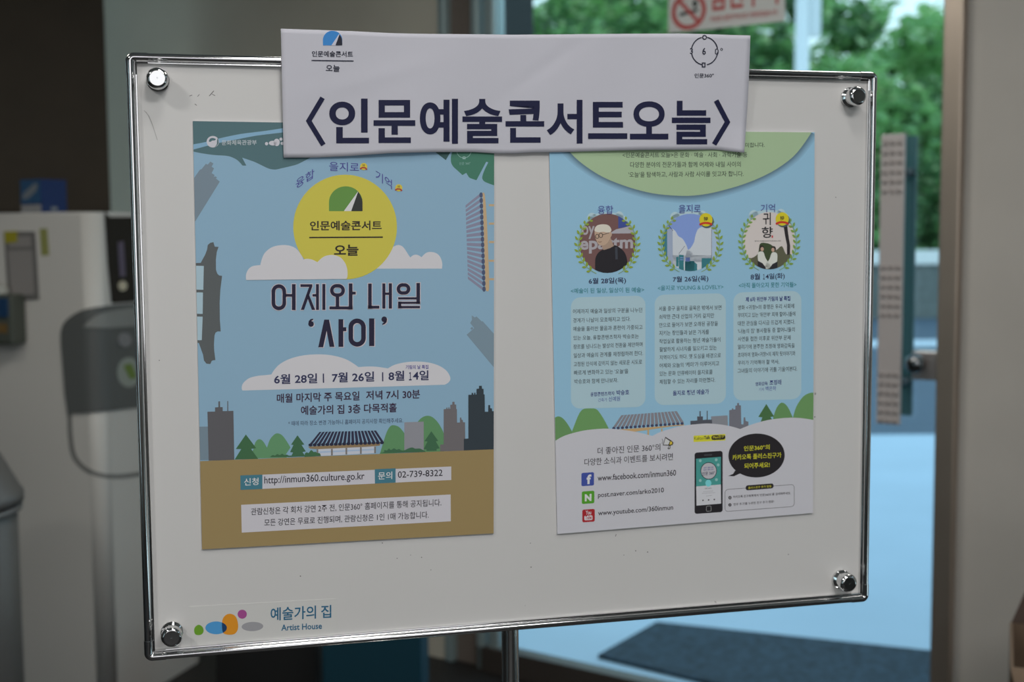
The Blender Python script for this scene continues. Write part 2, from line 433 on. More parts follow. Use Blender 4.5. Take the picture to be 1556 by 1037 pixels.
# granite planter wall with white ledge
zt = EYE.z + ray(1400, 381).z * (yp / ray(1400, 381).y); zl = EYE.z + ray(1400, 402).z * (yp / ray(1400, 402).y)
pw = empty('planter_wall', Matrix.Translation((4, yp, 0))); tag(pw, 'long grey granite planter wall with a white ledge in front of the trees', 'wall')
GR = mat('granite', (0.17, 0.19, 0.18), rough=0.8, noise=0.35, nscale=14)
me = None
for i in range(22):
    if me is None: o = box('granite_block', -0.745, 0.745, 0, 0.5, 0, zl, GR, pw, 0.01); me = o.data
    else: o = link(bpy.data.objects.new('granite_block', me), pw)
    o.location = (-16.5 + 1.5 * i, 0, 0)
me = None
for i in range(11):
    if me is None: o = box('ledge_slab', -1.495, 1.495, -0.06, 0.56, zl, zt, mat('white_ledge', (0.95, 0.95, 0.92), rough=0.6), pw, 0.01); me = o.data
    else: o = link(bpy.data.objects.new('ledge_slab', me), pw)
    o.location = (-15 + 3.0 * i, 0, 0)
# dark pillar seen through the side light
pl = at_depth(782, 100, 7.4)
pi_ = box('dark_pillar', -0.11, 0.11, 0, 0.25, -0.004, 4.2, mat('dark_pillar_paint', (0.018, 0.022, 0.022), rough=0.6), None, 0.01); pi_.location = (pl.x, pl.y, 0)
tag(pi_, 'dark square pillar standing outside beside the left edge of the glass', 'pillar')
# white lamp post
lp = at_depth(1219, 60, 15); t = empty('lamp_post', Matrix.Translation((lp.x, lp.y, 0)))
tag(t, 'white lamp post standing outside in front of the trees', 'lamp post')
bm = bmesh.new(); lathe(bm, [(0.0, 0), (0.14, 0), (0.14, 0.25), (0.095, 0.35), (0.075, 5.0), (0, 5.0)], 20); bm_obj('pole', bm, mat('white_enamel', (0.75, 0.8, 0.82), rough=0.4), t, True)
bm = bmesh.new(); bmbox(bm, -0.5, 0.2, -0.12, 0.12, 5.0, 5.12, 0.02); bm_obj('lamp_head', bm, _M['white_enamel'], t)
bm = bmesh.new(); bmbox(bm, 0.08, 0.21, -0.03, 0.03, 3.75, 4.7, 0.01); bm_obj('banner_panel', bm, _M['white_enamel'], t)

# trees: trunk + leafy crown made of single leaves
def leaf_mat(name, rgb):
    m = mat(name, rgb, rough=0.5); t = m.node_tree; b = t.nodes['Principled BSDF']
    out = [n for n in t.nodes if n.type == 'OUTPUT_MATERIAL'][0]
    tl_ = t.nodes.new('ShaderNodeBsdfTranslucent'); tl_.inputs[0].default_value = (min(1, rgb[0] * 1.6), min(1, rgb[1] * 1.5), rgb[2] * 1.2, 1)
    mx = t.nodes.new('ShaderNodeMixShader'); mx.inputs[0].default_value = 0.45
    t.links.new(b.outputs[0], mx.inputs[1]); t.links.new(tl_.outputs[0], mx.inputs[2]); t.links.new(mx.outputs[0], out.inputs[0]); return m
LEAFS = [leaf_mat('leaf_dark', (0.07, 0.18, 0.065)), leaf_mat('leaf_mid', (0.24, 0.47, 0.20)), leaf_mat('leaf_light', (0.55, 0.75, 0.42))]
BARK = mat('bark', (0.07, 0.055, 0.04), rough=0.9)
def crown_mesh(seed, rx, rz, zc, n, mats, leaf):
    rnd = random.Random(seed); V, F, MI = [], [], []
    clumps = [(rnd.gauss(0, 0.42) * rx, rnd.gauss(0, 0.38) * rx, zc + rnd.gauss(0, 0.42) * rz, rnd.uniform(0.22, 0.46) * rx, rnd.choice(mats)) for _ in range(34)]
    for i in range(n):
        cx, cy, cz, cr_, mi = rnd.choice(clumps)
        d = Vector((rnd.gauss(0, 1), rnd.gauss(0, 1), rnd.gauss(0, 1))).normalized() * cr_ * rnd.uniform(0.55, 1.0)
        p = Vector((cx, cy, cz)) + d; p.z = max(0.9, p.z)
        a = Vector((rnd.gauss(0, 1), rnd.gauss(0, 1), rnd.gauss(0, 0.5))).normalized()
        b = a.cross(Vector((rnd.gauss(0, 1), rnd.gauss(0, 1), rnd.gauss(0, 1)))).normalized()
        s = leaf * rnd.uniform(0.7, 1.3); k = len(V)
        V += [p - a * s, p + b * s * 0.42, p + a * s, p - b * s * 0.42]; F.append((k, k + 1, k + 2, k + 3)); MI.append(mi if rnd.random() < 0.75 else rnd.choice((0, 1, 2)))
    me = bpy.data.meshes.new('crown'); me.from_pydata(V, [], F)
    for m in LEAFS: me.materials.append(m)
    me.polygons.foreach_set('material_index', MI); me.update(); return me
CR = [crown_mesh(1, 1.9, 2.2, 2.7, 9000, (0, 0, 1), 0.13), crown_mesh(2, 2.1, 2.0, 2.6, 9000, (0, 1, 1), 0.14), crown_mesh(3, 1.7, 1.7, 2.1, 8000, (1, 1, 2), 0.13), crown_mesh(4, 1.3, 0.9, 1.5, 5000, (0, 1), 0.10)]
def trunk_mesh(h):
    bm = bmesh.new(); lathe(bm, [(0.16, 0), (0.11, 0.5), (0.08, h * 0.6), (0.03, h)], 10, Matrix.Rotation(0.03, 4, 'X')); me = bpy.data.meshes.new('trunk'); bm.to_mesh(me); bm.free(); me.materials.append(BARK); return me
TR = trunk_mesh(3.2)
tl = [  # photograph column, depth, crown, scale, label
 (735, 25.0, 1, 1.15, 'bushy tree hidden behind the dark pillar, leftmost of the trees outside'),
 (850, 25.6, 0, 1.25, 'dense dark green tree just right of the dark pillar outside'),
 (905, 29.5, 1, 1.65, 'tall broad green tree outside rising above the middle of the white paper banner'),
 (975, 26.5, 0, 1.25, 'dark green tree outside left of the no smoking notice'),
 (1045, 25.2, 1, 1.2, 'green tree outside behind the no smoking notice'),
 (1060, 30.5, 0, 1.7, 'tallest dark tree outside, behind the other trees above the no smoking notice'),
 (1120, 27.5, 1, 1.0, 'green tree outside between the no smoking notice and the lamp post'),
 (1175, 24.8, 2, 1.0, 'low pale green tree outside left of the white lamp post'),
 (1240, 26.6, 1, 1.1, 'bushy tree outside directly behind the white lamp post'),
 (1290, 25.0, 2, 1.22, 'pale green tree outside above the right corner of the notice board'),
 (1300, 29.5, 1, 1.36, 'tall green tree outside far behind the right corner of the notice board'),
 (1368, 26.8, 2, 0.98, 'light green tree outside above the door pull plate'),
 (1415, 25.0, 0, 0.9, 'dark green tree outside beside the brown door post'),
 (1480, 26.5, 1, 1.0, 'green tree outside, rightmost, partly behind the brown door post')]
for i, (px, Y, ci, sc, lab) in enumerate(tl):
    p = at_depth(px, 350, Y); t = empty('tree', Matrix.Translation((p.x, p.y, 0)) @ Matrix.Rotation(i * 1.7, 4, 'Z') @ Matrix.Scale(sc, 4))
    tag(t, lab, 'tree', 'trees behind the planter wall')
    link(bpy.data.objects.new('crown', CR[ci]), t); link(bpy.data.objects.new('trunk', TR), t)
for i, (px, lab) in enumerate(((1300, 'low round shrub behind the white ledge, hidden behind the right side of the notice board'), (1358, 'low round shrub behind the white ledge, behind the steel pull plate'), (1412, 'low round shrub behind the white ledge, between the teal pull plate and the brown post'))):
    p = at_depth(px, 380, 23.6 + 0.25 * (i % 3)); t = empty('shrub', Matrix.Translation((p.x, p.y, 0)) @ Matrix.Rotation(i * 2.3, 4, 'Z'))
    tag(t, lab, 'shrub', 'shrubs behind the planter wall'); link(bpy.data.objects.new('foliage', CR[3]), t)

# ---------------------------------------------------------------- no smoking notice on the glass
nc = [on_wall(1016, 50, -0.002), on_wall(1193, 33, -0.002)]
nx0, nx1 = nc[0].x, nc[1].x; nz0 = (nc[0].z + nc[1].z) / 2; nh = 0.30
no = empty('no_smoking_notice', WM @ Matrix.Translation((nx0, -0.003, nz0))); tag(no, 'white no smoking notice with red circle and red lettering stuck on the glass', 'notice')
nw = nx1 - nx0
PAPER = mat('notice_paper', (0.66, 0.67, 0.65), rough=0.6)
box('notice_sheet', 0, nw, -0.001, 0, 0, nh, PAPER, no)
RED = mat('red_print', (0.50, 0.09, 0.085), rough=0.6); DKP = mat('dark_print', (0.03, 0.04, 0.04), rough=0.6)
def flat(name, polys, y, m, parent, label=None):
    V, F = [], []
    for poly in polys:
        for t in tris_of(poly):
            b = len(V); tri = [poly[i] for i in t]
            ar = (tri[1][0] - tri[0][0]) * (tri[2][1] - tri[0][1]) - (tri[2][0] - tri[0][0]) * (tri[1][1] - tri[0][1])
            if ar < 0: tri = tri[::-1]
            V += [(p[0], y, p[1]) for p in tri]; F.append((b, b + 1, b + 2))
    o = mesh_obj(name, V, F, m, parent)
    if label: o['label'] = label
    return o
def flat_text(txt, x0, x1, z0, z1, y, m, parent, bold=0.0):
    c = bpy.data.curves.new('lettering', 'FONT'); c.body = txt; c.offset = bold; c.resolution_u = 3
    o = bpy.data.objects.new('lettering', c); me = o.to_mesh(); vs = [v.co.copy() for v in me.vertices]; fs = [list(p.vertices) for p in me.polygons]
    o.to_mesh_clear(); bpy.data.objects.remove(o)
    a0, a1 = min(v.x for v in vs), max(v.x for v in vs); b0, b1 = min(v.y for v in vs), max(v.y for v in vs)
    return mesh_obj('lettering', [(x0 + (v.x - a0) / (a1 - a0) * (x1 - x0), y, z0 + (v.y - b0) / (b1 - b0) * (z1 - z0)) for v in vs], fs, m, parent)
rc = on_wall(1047, 17, -0.003); rcx = rc.x - nx0; rcz = rc.z - nz0; rr = 0.048
flat('prohibition_ring', stroke(ell(rcx, rcz, rr * 1.05, rr, n=40), 0.014, True), -0.0022, RED, no)
flat('cigarette', [[(rcx - 0.030, rcz - 0.013), (rcx + 0.030, rcz - 0.004), (rcx + 0.030, rcz + 0.006), (rcx - 0.030, rcz - 0.003)], ell(rcx + 0.02, rcz + 0.02, 0.008, 0.012)], -0.0016, DKP, no)
flat('prohibition_bar', stroke([(rcx - 0.032, rcz + 0.034), (rcx + 0.032, rcz - 0.034)], 0.012), -0.0026, RED, no)
ta = on_wall(1080, 17, -0.003); tb = on_wall(1183, 8, -0.003)
flat_text('금연구역', ta.x - nx0, tb.x - nx0, ta.z - nz0 - 0.002, ta.z - nz0 + 0.085, -0.0022, RED, no, 0.03)
ta = on_wall(1080, 34, -0.003); tb = on_wall(1182, 24, -0.003)
flat_text('이곳은 금연구역으로 지정되었습니다', ta.x - nx0, tb.x - nx0, ta.z - nz0, ta.z - nz0 + 0.017, -0.0022, RED, no, 0.02)

# ---------------------------------------------------------------- water dispenser
FDIR = Vector((0.29, 0.956, 0)).normalized()      # its front face recedes to the right
base_r = floor_pt(311, 1001); 
corner = base_r - FDIR * 0.57
DMx = rot_frame((corner.x, corner.y, 0), FDIR)     # x along the front face (away), y to the left
dsp = empty('water_dispenser', DMx); tag(dsp, 'tall white water dispenser with grey tap recess, left of the notice board', 'water dispenser')
ztop = EYE.z + ray(158, 322).z * (corner.y / ray(158, 322).y)
WHT = mat('dispenser_white', (0.66, 0.64, 0.605), rough=0.35, spec=0.5)
def rounded_plan(x0, x1, y0, y1, r, n=8):
    out = []
    for cx, cy, a in ((x1 - r, y1 - r, 0), (x0 + r, y1 - r, 90), (x0 + r, y0 + r, 180), (x1 - r, y0 + r, 270)):
        for i in range(n + 1): t = radians(a + 90 * i / n); out.append((cx + r * cos(t), cy + r * sin(t)))
    return out
def prism(bm, plan, z0, z1, bev=0.0):
    a = [bm.verts.new((*p, z0)) for p in plan]; b = [bm.verts.new((*p, z1)) for p in plan]; n = len(plan)
    bm.faces.new(a[::-1]); top = bm.faces.new(b)
    for i in range(n): bm.faces.new([a[i], a[(i + 1) % n], b[(i + 1) % n], b[i]])
    if bev: bmesh.ops.bevel(bm, geom=list(top.edges), offset=bev, segments=3, affect='EDGES')
bm = bmesh.new(); prism(bm, rounded_plan(0, 0.57, 0, 0.46, 0.045), 0.0, ztop, 0.006)
body = bm_obj('body', bm, WHT, dsp); 
for p in body.data.polygons: p.use_smooth = abs(p.normal.z) < 0.5 and p.area < 0.05
bvh = BVHTree.FromPolygons([v.co.copy() for v in body.data.vertices], [tuple(p.vertices) for p in body.data.polygons])
DINV = DMx.inverted()
def project(px, py, out):
    o = DINV @ EYE; d = (DINV.to_3x3() @ ray(px, py)).normalized()
    loc, nrm, idx, dist = bvh.ray_cast(o, d)
    if loc is None: return None
    return loc + nrm * out
def decal(name, poly, m, th, parent=dsp, cell=7.0, label=None, base=0.0):
    """a thin raised piece on the rounded body, cut to an outline"""
    x0 = min(p[0] for p in poly); x1 = max(p[0] for p in poly); y0 = min(p[1] for p in poly); y1 = max(p[1] for p in poly)
    V, F = [], []; ids = {}
    def vid(p):
        k = (round(p[0], 3), round(p[1], 3))
        if k not in ids:
            q = project(p[0], p[1], base + th)
            if q is None: return None
            ids[k] = len(V); V.append(q)
        return ids[k]
    for t in tris_of(poly):
        tri = [poly[i] for i in t]
        nx = max(1, int((x1 - x0) / cell)); ny = max(1, int((y1 - y0) / cell))
        tx0 = min(p[0] for p in tri); tx1 = max(p[0] for p in tri); ty0 = min(p[1] for p in tri); ty1 = max(p[1] for p in tri)
        for i in range(nx):
            xa = x0 + (x1 - x0) * i / nx; xb = x0 + (x1 - x0) * (i + 1) / nx
            if xb < tx0 or xa > tx1: continue
            for j in range(ny):
                ya = y0 + (y1 - y0) * j / ny; yb_ = y0 + (y1 - y0) * (j + 1) / ny
                if yb_ < ty0 or ya > ty1: continue
                q = clip_convex(tri, [(xa, ya), (xb, ya), (xb, yb_), (xa, yb_)])
                ii = []
                for p in q:
                    v = vid(p)
                    if v is not None and v not in ii: ii.append(v)
                if len(ii) > 2: F.append(ii)
    bm = bmesh.new(); me = bpy.data.meshes.new('t'); me.from_pydata(V, [], F); bm.from_mesh(me); bpy.data.meshes.remove(me)
    bmesh.ops.remove_doubles(bm, verts=bm.verts[:], dist=1e-5)
    if th > 0.001:
        ext = bmesh.ops.extrude_face_region(bm, geom=bm.faces[:])
        vs = [v for v in ext['geom'] if isinstance(v, bmesh.types.BMVert)]
        bvh2 = bvh
        for v in vs:
            loc, nrm, idx, dist = bvh.find_nearest(v.co)
            v.co = loc
        # extruded copy goes down to the body, the original stays proud
    o = bm_obj(name, bm, m, parent, False)
    if label: o['label'] = label
    return o
decal('control_panel', [(158, 318), (300, 308), (306, 452), (169, 461), (163, 400)], mat('black_gloss', (0.006, 0.006, 0.007), rough=0.15), 0.004)
decal('display_strip', [(177, 368), (186, 367), (189, 420), (180, 421)], mat('display_grey', (0.13, 0.11, 0.17), rough=0.3), 0.0008, base=0.004)
decal('indicator_button', ell(184.5, 434.5, 6.5, 7.5), mat('button_cream', (0.62, 0.56, 0.42), rough=0.3), 0.0014, base=0.004, cell=3)
RG = mat('recess_grey', (0.115, 0.122, 0.12), rough=0.45)
rec = cr([(97, 560), (94, 520), (95, 500), (101, 488), (115, 477), (135, 469), (170, 464), (215, 461), (300, 458)], 4) + [(303, 612)] + cr([(303, 612), (240, 616), (200, 620), (160, 625), (125, 628), (104, 628)], 3) + [(100, 600)]
decal('tap_recess', rec, RG, 0.006)
decal('recess_hood', cr([(128, 497), (140, 484), (160, 474), (200, 468), (260, 464)], 4) + [(262, 492), (200, 496), (160, 499)], mat('hood_grey', (0.27, 0.28, 0.27), rough=0.3), 0.0035, base=0.006)
decal('tap', ell(186, 517, 10, 11), mat('tap_grey', (0.24, 0.24, 0.25), rough=0.3), 0.004, base=0.006, cell=4)
decal('round_sticker', ell(193, 566, 18, 23), mat('sticker_white', (0.33, 0.36, 0.32), rough=0.5), 0.001, base=0.006, cell=5)
decal('sticker_mark', [(184, 556), (196, 552), (201, 562), (205, 574), (195, 577), (190, 568)], mat('sticker_green', (0.16, 0.24, 0.05), rough=0.5), 0.0006, base=0.0072, cell=4)
lp_ = cr([(106, 628), (107, 660), (111, 688), (120, 704), (137, 717), (160, 723.5), (185, 724), (215, 720), (250, 712)], 5)
for k, q in enumerate([stroke(lp_, 6.5)]):
    outer = [s_[0] for s_ in q] + [q[-1][1]]; inner = [s_[3] for s_ in q] + [q[-1][2]]
    decal('tray_outline', outer + inner[::-1], mat('groove_grey', (0.21, 0.21, 0.20), rough=0.5), 0.0015, cell=6)
# stickers and the sheet holder on the side of the dispenser
hld = decal('sheet_holder', [(7, 352), (54, 352), (60, 455), (14, 458)], mat('holder_grey', (0.17, 0.165, 0.16), rough=0.4), 0.004)
decal('held_sheet', [(13, 381), (50, 380), (54, 447), (19, 449)], mat('sheet_pale', (0.30, 0.28, 0.27), rough=0.6), 0.0006, base=0.004, parent=dsp)
decal('held_sheet', [(14, 360), (48, 359), (49, 375), (15, 376)], _M['sheet_pale'], 0.0006, base=0.004, parent=dsp)
decal('yellow_tag', [(8, 352), (28, 351), (28, 368), (9, 370)], mat('yellow_tag', (0.36, 0.32, 0.02), rough=0.5), 0.0006, base=0.0052, parent=dsp)
decal('energy_sticker', [(60, 348), (72, 347), (75, 388), (63, 389)], mat('sticker_yellow', (0.30, 0.31, 0.10), rough=0.5), 0.0006)

# blue carton on top
bp = at_depth(64, 322, corner.y + 0.18); bM = rot_frame((bp.x, bp.y, ztop), Vector((0.50, 0.866, 0)))
bxx = empty('tissue_carton', bM); tag(bxx, 'small dark blue carton with white print on top of the white water dispenser', 'carton')
pxm = corner.y / FPX
hh = EYE.z + ray(64, 272).z * (bp.y / ray(64, 272).y) - ztop
box('carton_body', 0, 0.10, 0, 0.10, 0, hh, mat('carton_blue', (0.012, 0.035, 0.14), rough=0.35), bxx, 0.002)
# the left side of the carton (x=0 plane) carries the pale print
bm = bmesh.new(); bmbox(bm, -0.0015, 0.0, 0.004, 0.096, hh * 0.30, hh * 0.98); o = bm_obj('side_print', bm, mat('carton_light_blue', (0.03, 0.10, 0.22), rough=0.35), bxx)
bm = bmesh.new(); bmbox(bm, -0.0015, 0.0, 0.004, 0.096, 0.003, hh * 0.26); bm_obj('white_band', bm, mat('carton_white', (0.34, 0.34, 0.35), rough=0.4), bxx)
bm = bmesh.new(); 
vs = [bm.verts.new((-0.0022, y, z)) for y, z in ((0.088, hh * 0.42), (0.084, hh * 0.58), (0.03, hh * 0.88), (0.012, hh * 0.86), (0.02, hh * 0.66), (0.06, hh * 0.44))]
bm.faces.new(vs); bm_obj('leaf_mark', bm, mat('carton_mark', (0.22, 0.25, 0.28), rough=0.4), bxx, recalc=False)
bm = bmesh.new(); bmbox(bm, 0.035, 0.06, -0.0015, 0.0, hh * 0.08, hh * 0.20); bm_obj('front_mark', bm, _M['carton_mark'], bxx)

# small pack hung on the side of the dispenser
pk0 = project(-14, 520, 0.0) or Vector((0, 0.4, 1.2)); pk1 = project(43, 520, 0.0); 
pz0 = project(30, 522, 0.0).z; pz1 = project(30, 446, 0.0).z
PKM = DMx @ Matrix.Translation((0, 0, pz0))
pk = empty('wipes_pack', PKM); tag(pk, 'grey pack with blue lid and orange mark hung on the left side of the dispenser', 'pack')
ya, yb2 = min(pk0.y, pk1.y), max(pk0.y, pk1.y); Hh = pz1 - pz0
box('pack_body', -0.07, -0.001, ya, yb2, 0, Hh, mat('pack_grey', (0.075, 0.085, 0.07), rough=0.5), pk, 0.012, 3)
box('lid', -0.075, -0.07, ya + 0.012, ya + (yb2 - ya) * 0.60, Hh * 0.55, Hh * 0.93, mat('lid_blue', (0.012, 0.05, 0.13), rough=0.4), pk, 0.002)
box('orange_mark', -0.072, -0.07, ya + 0.02, ya + 0.055, Hh * 0.24, Hh * 0.42, mat('orange_mark', (0.17, 0.10, 0.03), rough=0.6), pk)
bm = bmesh.new(); lathe(bm, [(0.033, 0), (0.033, 0.012), (0.026, 0.024), (0.012, 0.030), (0, 0.031)], 24, Matrix.Translation((-0.036, ya + 0.075, Hh)))
bm_obj('white_cap', bm, mat('cap_white', (0.42, 0.43, 0.40), rough=0.5), pk, True)

# waste bin in the lower left corner
bd = at_depth(-105, 760, 3.0)
zr = EYE.z + ray(20, 748).z * (3.0 / ray(20, 748).y)
bn = empty('waste_bin', Matrix.Translation((bd.x, bd.y, 0))); tag(bn, 'grey round waste bin with domed lid in the lower left corner', 'bin')
BG = mat('bin_grey', (0.105, 0.098, 0.092), rough=0.45, noise=0.08, nscale=8)
R0 = at_depth(19, 800, 3.0).x - bd.x
bm = bmesh.new(); lathe(bm, [(0, 0), (R0 * 0.95, 0), (R0, 0.02), (R0, zr - 0.045), (R0 - 0.004, zr - 0.04), (0, zr - 0.04)], 48); bm_obj('bin_body', bm, BG, bn, True)
bm = bmesh.new(); lathe(bm, [(R0 + 0.004, zr - 0.035), (R0 + 0.016, zr - 0.03), (R0 + 0.016, zr - 0.008), (R0 + 0.010, zr), (R0 * 0.82, zr + 0.085), (R0 * 0.5, zr + 0.15), (0, zr + 0.17)], 48); bm_obj('domed_lid', bm, BG, bn, True)
bm = bmesh.new(); lathe(bm, [(R0 + 0.002, zr - 0.055), (R0 + 0.012, zr - 0.05), (R0 + 0.012, zr - 0.038), (R0 + 0.002, zr - 0.036)], 48); bm_obj('rim_band', bm, mat('bin_band', (0.14, 0.135, 0.13), rough=0.4), bn, True)

# dark teal storage bin under the board
tb0 = at_depth(488, 980, 3.4); tb1 = at_depth(640, 980, 3.4)
tbx = empty('storage_box', Matrix.Translation(((tb0.x + tb1.x) / 2, 3.4, 0))); tag(tbx, 'dark teal storage box on the floor behind the board, left of its pole', 'box')
hw = (tb1.x - tb0.x) / 2; TLM = mat('dark_teal_plastic', (0.010, 0.050, 0.075), rough=0.7, spec=0.15)
box('box_body', -hw, hw, 0, 0.30, 0, 0.56, TLM, tbx, 0.012, 3)
box('lid', -hw - 0.004, hw + 0.004, -0.006, 0.306, 0.561, 0.60, TLM, tbx, 0.01, 2)
# black cabinet beside it
cb0 = at_depth(325, 1000, 3.75); cb1 = at_depth(484, 1000, 3.75)
cbx = empty('low_cabinet', Matrix.Translation((cb0.x, 3.75, 0))); tag(cbx, 'low black cabinet on the floor between the dispenser and the teal box', 'cabinet')
cwid = cb1.x - cb0.x; BLK = mat('black_laminate', (0.010, 0.010, 0.010), rough=0.5)
box('carcass', 0, cwid, 0.02, 0.36, 0, 0.40, BLK, cbx, 0.004); box('door_panel', 0.005, cwid - 0.005, 0.0, 0.018, 0.03, 0.39, BLK, cbx, 0.003)

# cardboard box bottom right
kp = at_depth(1535, 1020, 2.35); kM = rot_frame((kp.x, kp.y, 0), Vector((0.93, -0.36, 0)))
kt = empty('cardboard_box', kM); tag(kt, 'open brown cardboard box in the lower right corner beside the beige wall', 'box')
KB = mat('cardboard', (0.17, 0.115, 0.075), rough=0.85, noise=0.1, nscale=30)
zk = EYE.z + ray(1535, 1015).z * (kp.y / ray(1535, 1015).y)
bm = bmesh.new()
w_, d_ = 0.42, 0.30
bmbox(bm, 0, w_, 0, 0.006, 0, zk); bmbox(bm, 0, 0.006, 0.007, d_ - 0.007, 0, zk); bmbox(bm, w_ - 0.006, w_, 0.007, d_ - 0.007, 0, zk); bmbox(bm, 0, w_, d_ - 0.006, d_, 0, zk)
bmbox(bm, 0.007, w_ - 0.007, 0.007, d_ - 0.007, 0.0, 0.006)
bm_obj('box_walls', bm, KB, kt)
def panel(name, pts, th, m, parent):
    a = [Vector(p) for p in pts]; n = (a[1] - a[0]).cross(a[2] - a[0]).normalized() * th
    bm = bmesh.new(); A_ = [bm.verts.new(p) for p in a]; B2 = [bm.verts.new(p + n) for p in a]; bm.faces.new(A_[::-1]); bm.faces.new(B2); k = len(a)
    for i in range(k): bm.faces.new([A_[i], A_[(i + 1) % k], B2[(i + 1) % k], B2[i]])
    return bm_obj(name, bm, m, parent)
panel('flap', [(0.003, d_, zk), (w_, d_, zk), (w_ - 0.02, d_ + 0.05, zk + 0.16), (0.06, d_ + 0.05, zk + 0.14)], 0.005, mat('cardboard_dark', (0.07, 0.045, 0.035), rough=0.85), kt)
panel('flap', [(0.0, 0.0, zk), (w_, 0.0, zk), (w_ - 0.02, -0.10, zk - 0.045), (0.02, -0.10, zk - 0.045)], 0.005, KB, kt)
pp = at_depth(1545, 1032, 2.28)
box('shipping_label', 0.03, 0.18, -0.0015, 0.0, zk - 0.20, zk - 0.055, mat('label_white', (0.5, 0.5, 0.5), rough=0.6), kt)

# ---------------------------------------------------------------- the notice board stand
X0, X1, Z0, Z1 = -0.0610, 0.7250, -0.4165, 0.1732      # outer edge of the frame in the board frame
XM = (X0 + X1) / 2
stand = empty('notice_board_stand', BMAT @ Matrix.Translation((XM, 0, -1.5)))
tag(stand, 'white notice board in a polished chrome frame on a single steel pole', 'notice board')
def sO(p): return Vector((p[0] - XM, p[1], p[2] + 1.5))
# white panel with a few specks and smudges
pm = bpy.data.materials.new('white_board_laminate'); pm.use_nodes = True; t = pm.node_tree; b = t.nodes['Principled BSDF']
b.inputs['Roughness'].default_value = 0.30; b.inputs['Specular IOR Level'].default_value = 0.35
tcn = t.nodes.new('ShaderNodeTexCoord'); n1 = t.nodes.new('ShaderNodeTexNoise'); n1.inputs['Scale'].default_value = 60; n1.inputs['Detail'].default_value = 2
n2 = t.nodes.new('ShaderNodeTexNoise'); n2.inputs['Scale'].default_value = 5; n2.inputs['Detail'].default_value = 4
t.links.new(tcn.outputs['Object'], n1.inputs['Vector']); t.links.new(tcn.outputs['Object'], n2.inputs['Vector'])
r1 = t.nodes.new('ShaderNodeValToRGB'); r1.color_ramp.elements[0].position = 0.765; r1.color_ramp.elements[0].color = (1, 1, 1, 1); r1.color_ramp.elements[1].position = 0.80; r1.color_ramp.elements[1].color = (0.35, 0.33, 0.33, 1)
r2 = t.nodes.new('ShaderNodeValToRGB'); r2.color_ramp.elements[0].color = (0.725, 0.71, 0.69, 1); r2.color_ramp.elements[1].color = (0.765, 0.75, 0.73, 1)
mx = t.nodes.new('ShaderNodeMix'); mx.data_type = 'RGBA'; mx.blend_type = 'MULTIPLY'; mx.inputs[0].default_value = 1
t.links.new(n1.outputs['Fac'], r1.inputs[0]); t.links.new(n2.outputs['Fac'], r2.inputs[0]); t.links.new(r2.outputs[0], mx.inputs[6]); t.links.new(r1.outputs[0], mx.inputs[7]); t.links.new(mx.outputs[2], b.inputs['Base Color'])
box('panel', X0 + 0.006 - XM, X1 - 0.006 - XM, 0.0, 0.006, Z0 + 0.006 + 1.5, Z1 - 0.006 + 1.5, pm, stand)
# frame: profile (distance inwards from the outer edge, depth)
def frame_profile(g=0.0):
    P = []
    for i in range(9):                                   # outer round bead
        a = radians(200 - 200 * i / 8); P.append((0.0036 - (0.0036 + g) * cos(a) * -1 if False else 0.0038 + (0.0038 + g) * cos(a), -0.0035 - (0.0042 + g) * sin(a)))
    for i in range(4):                                   # inner cove and lip
        a = radians(160 - 100 * i / 3); P.append((0.0078 + 0.0019 * cos(a) + 0.0010, -0.0018 - (0.0022 + g) * sin(a)))
    P += [(0.0098 + g * 0.3, -0.0004), (0.0098, 0.008), (0.0040, 0.0085 + g), (-g, 0.006)]
    return P
def corner_path(cx, cz, sx_, sz_, r, ext, n=8):
    """from the horizontal leg round to the vertical leg of a corner; (cx,cz) is the outer corner"""
    pts = [(cx - sx_ * ext, cz)]
    for i in range(n + 1):
        a = pi / 2 * i / n; pts.append((cx - sx_ * r + sx_ * r * sin(a), cz - sz_ * r + sz_ * r * cos(a)))
    pts.append((cx, cz - sz_ * ext)); return pts
def sweep(name, path, prof, m, parent, inward=None):
    """path in the board plane (outer edge), profile inwards"""
    P = [Vector(p) for p in path]; cen = Vector((XM, (Z0 + Z1) / 2)); rows = []
    for i, p in enumerate(P):
        a = (P[i] - P[i - 1]).normalized() if i else (P[1] - P[0]).normalized()
        b = (P[i + 1] - P[i]).normalized() if i < len(P) - 1 else a
        t = (a + b).normalized(); nrm = Vector((-t.y, t.x))
        if nrm.dot(cen - p) < 0: nrm = -nrm
        k = 1 / max(0.5, t.dot(a)); rows.append([sO((p.x + nrm.x * q[0] * k, q[1], p.y + nrm.y * q[0] * k)) for q in prof])
    V = [v for r in rows for v in r]; n = len(prof); F = []
    for i in range(len(rows) - 1):
        for j in range(n): F.append([i * n + j, i * n + (j + 1) % n, (i + 1) * n + (j + 1) % n, (i + 1) * n + j])
    F.append(list(range(n))); F.append([len(V) - n + j for j in range(n)][::-1])
    bm = bmesh.new(); me = bpy.data.meshes.new('t'); me.from_pydata(V, [], F); bm.from_mesh(me); bpy.data.meshes.remove(me)
    o = bm_obj(name, bm, m, parent); 
    for pz in o.data.polygons: pz.use_smooth = True
    o.data.set_sharp_from_angle(angle=radians(42))
    return o
EX = 0.0190
PR, PC = frame_profile(), frame_profile(0.0005)
sweep('frame_rail', [(X0 + EX, Z1), (X1 - EX, Z1)], PR, CHROME, stand); sweep('frame_rail', [(X0 + EX, Z0), (X1 - EX, Z0)], PR, CHROME, stand)
sweep('frame_rail', [(X0, Z0 + EX), (X0, Z1 - EX)], PR, CHROME, stand); sweep('frame_rail', [(X1, Z0 + EX), (X1, Z1 - EX)], PR, CHROME, stand)
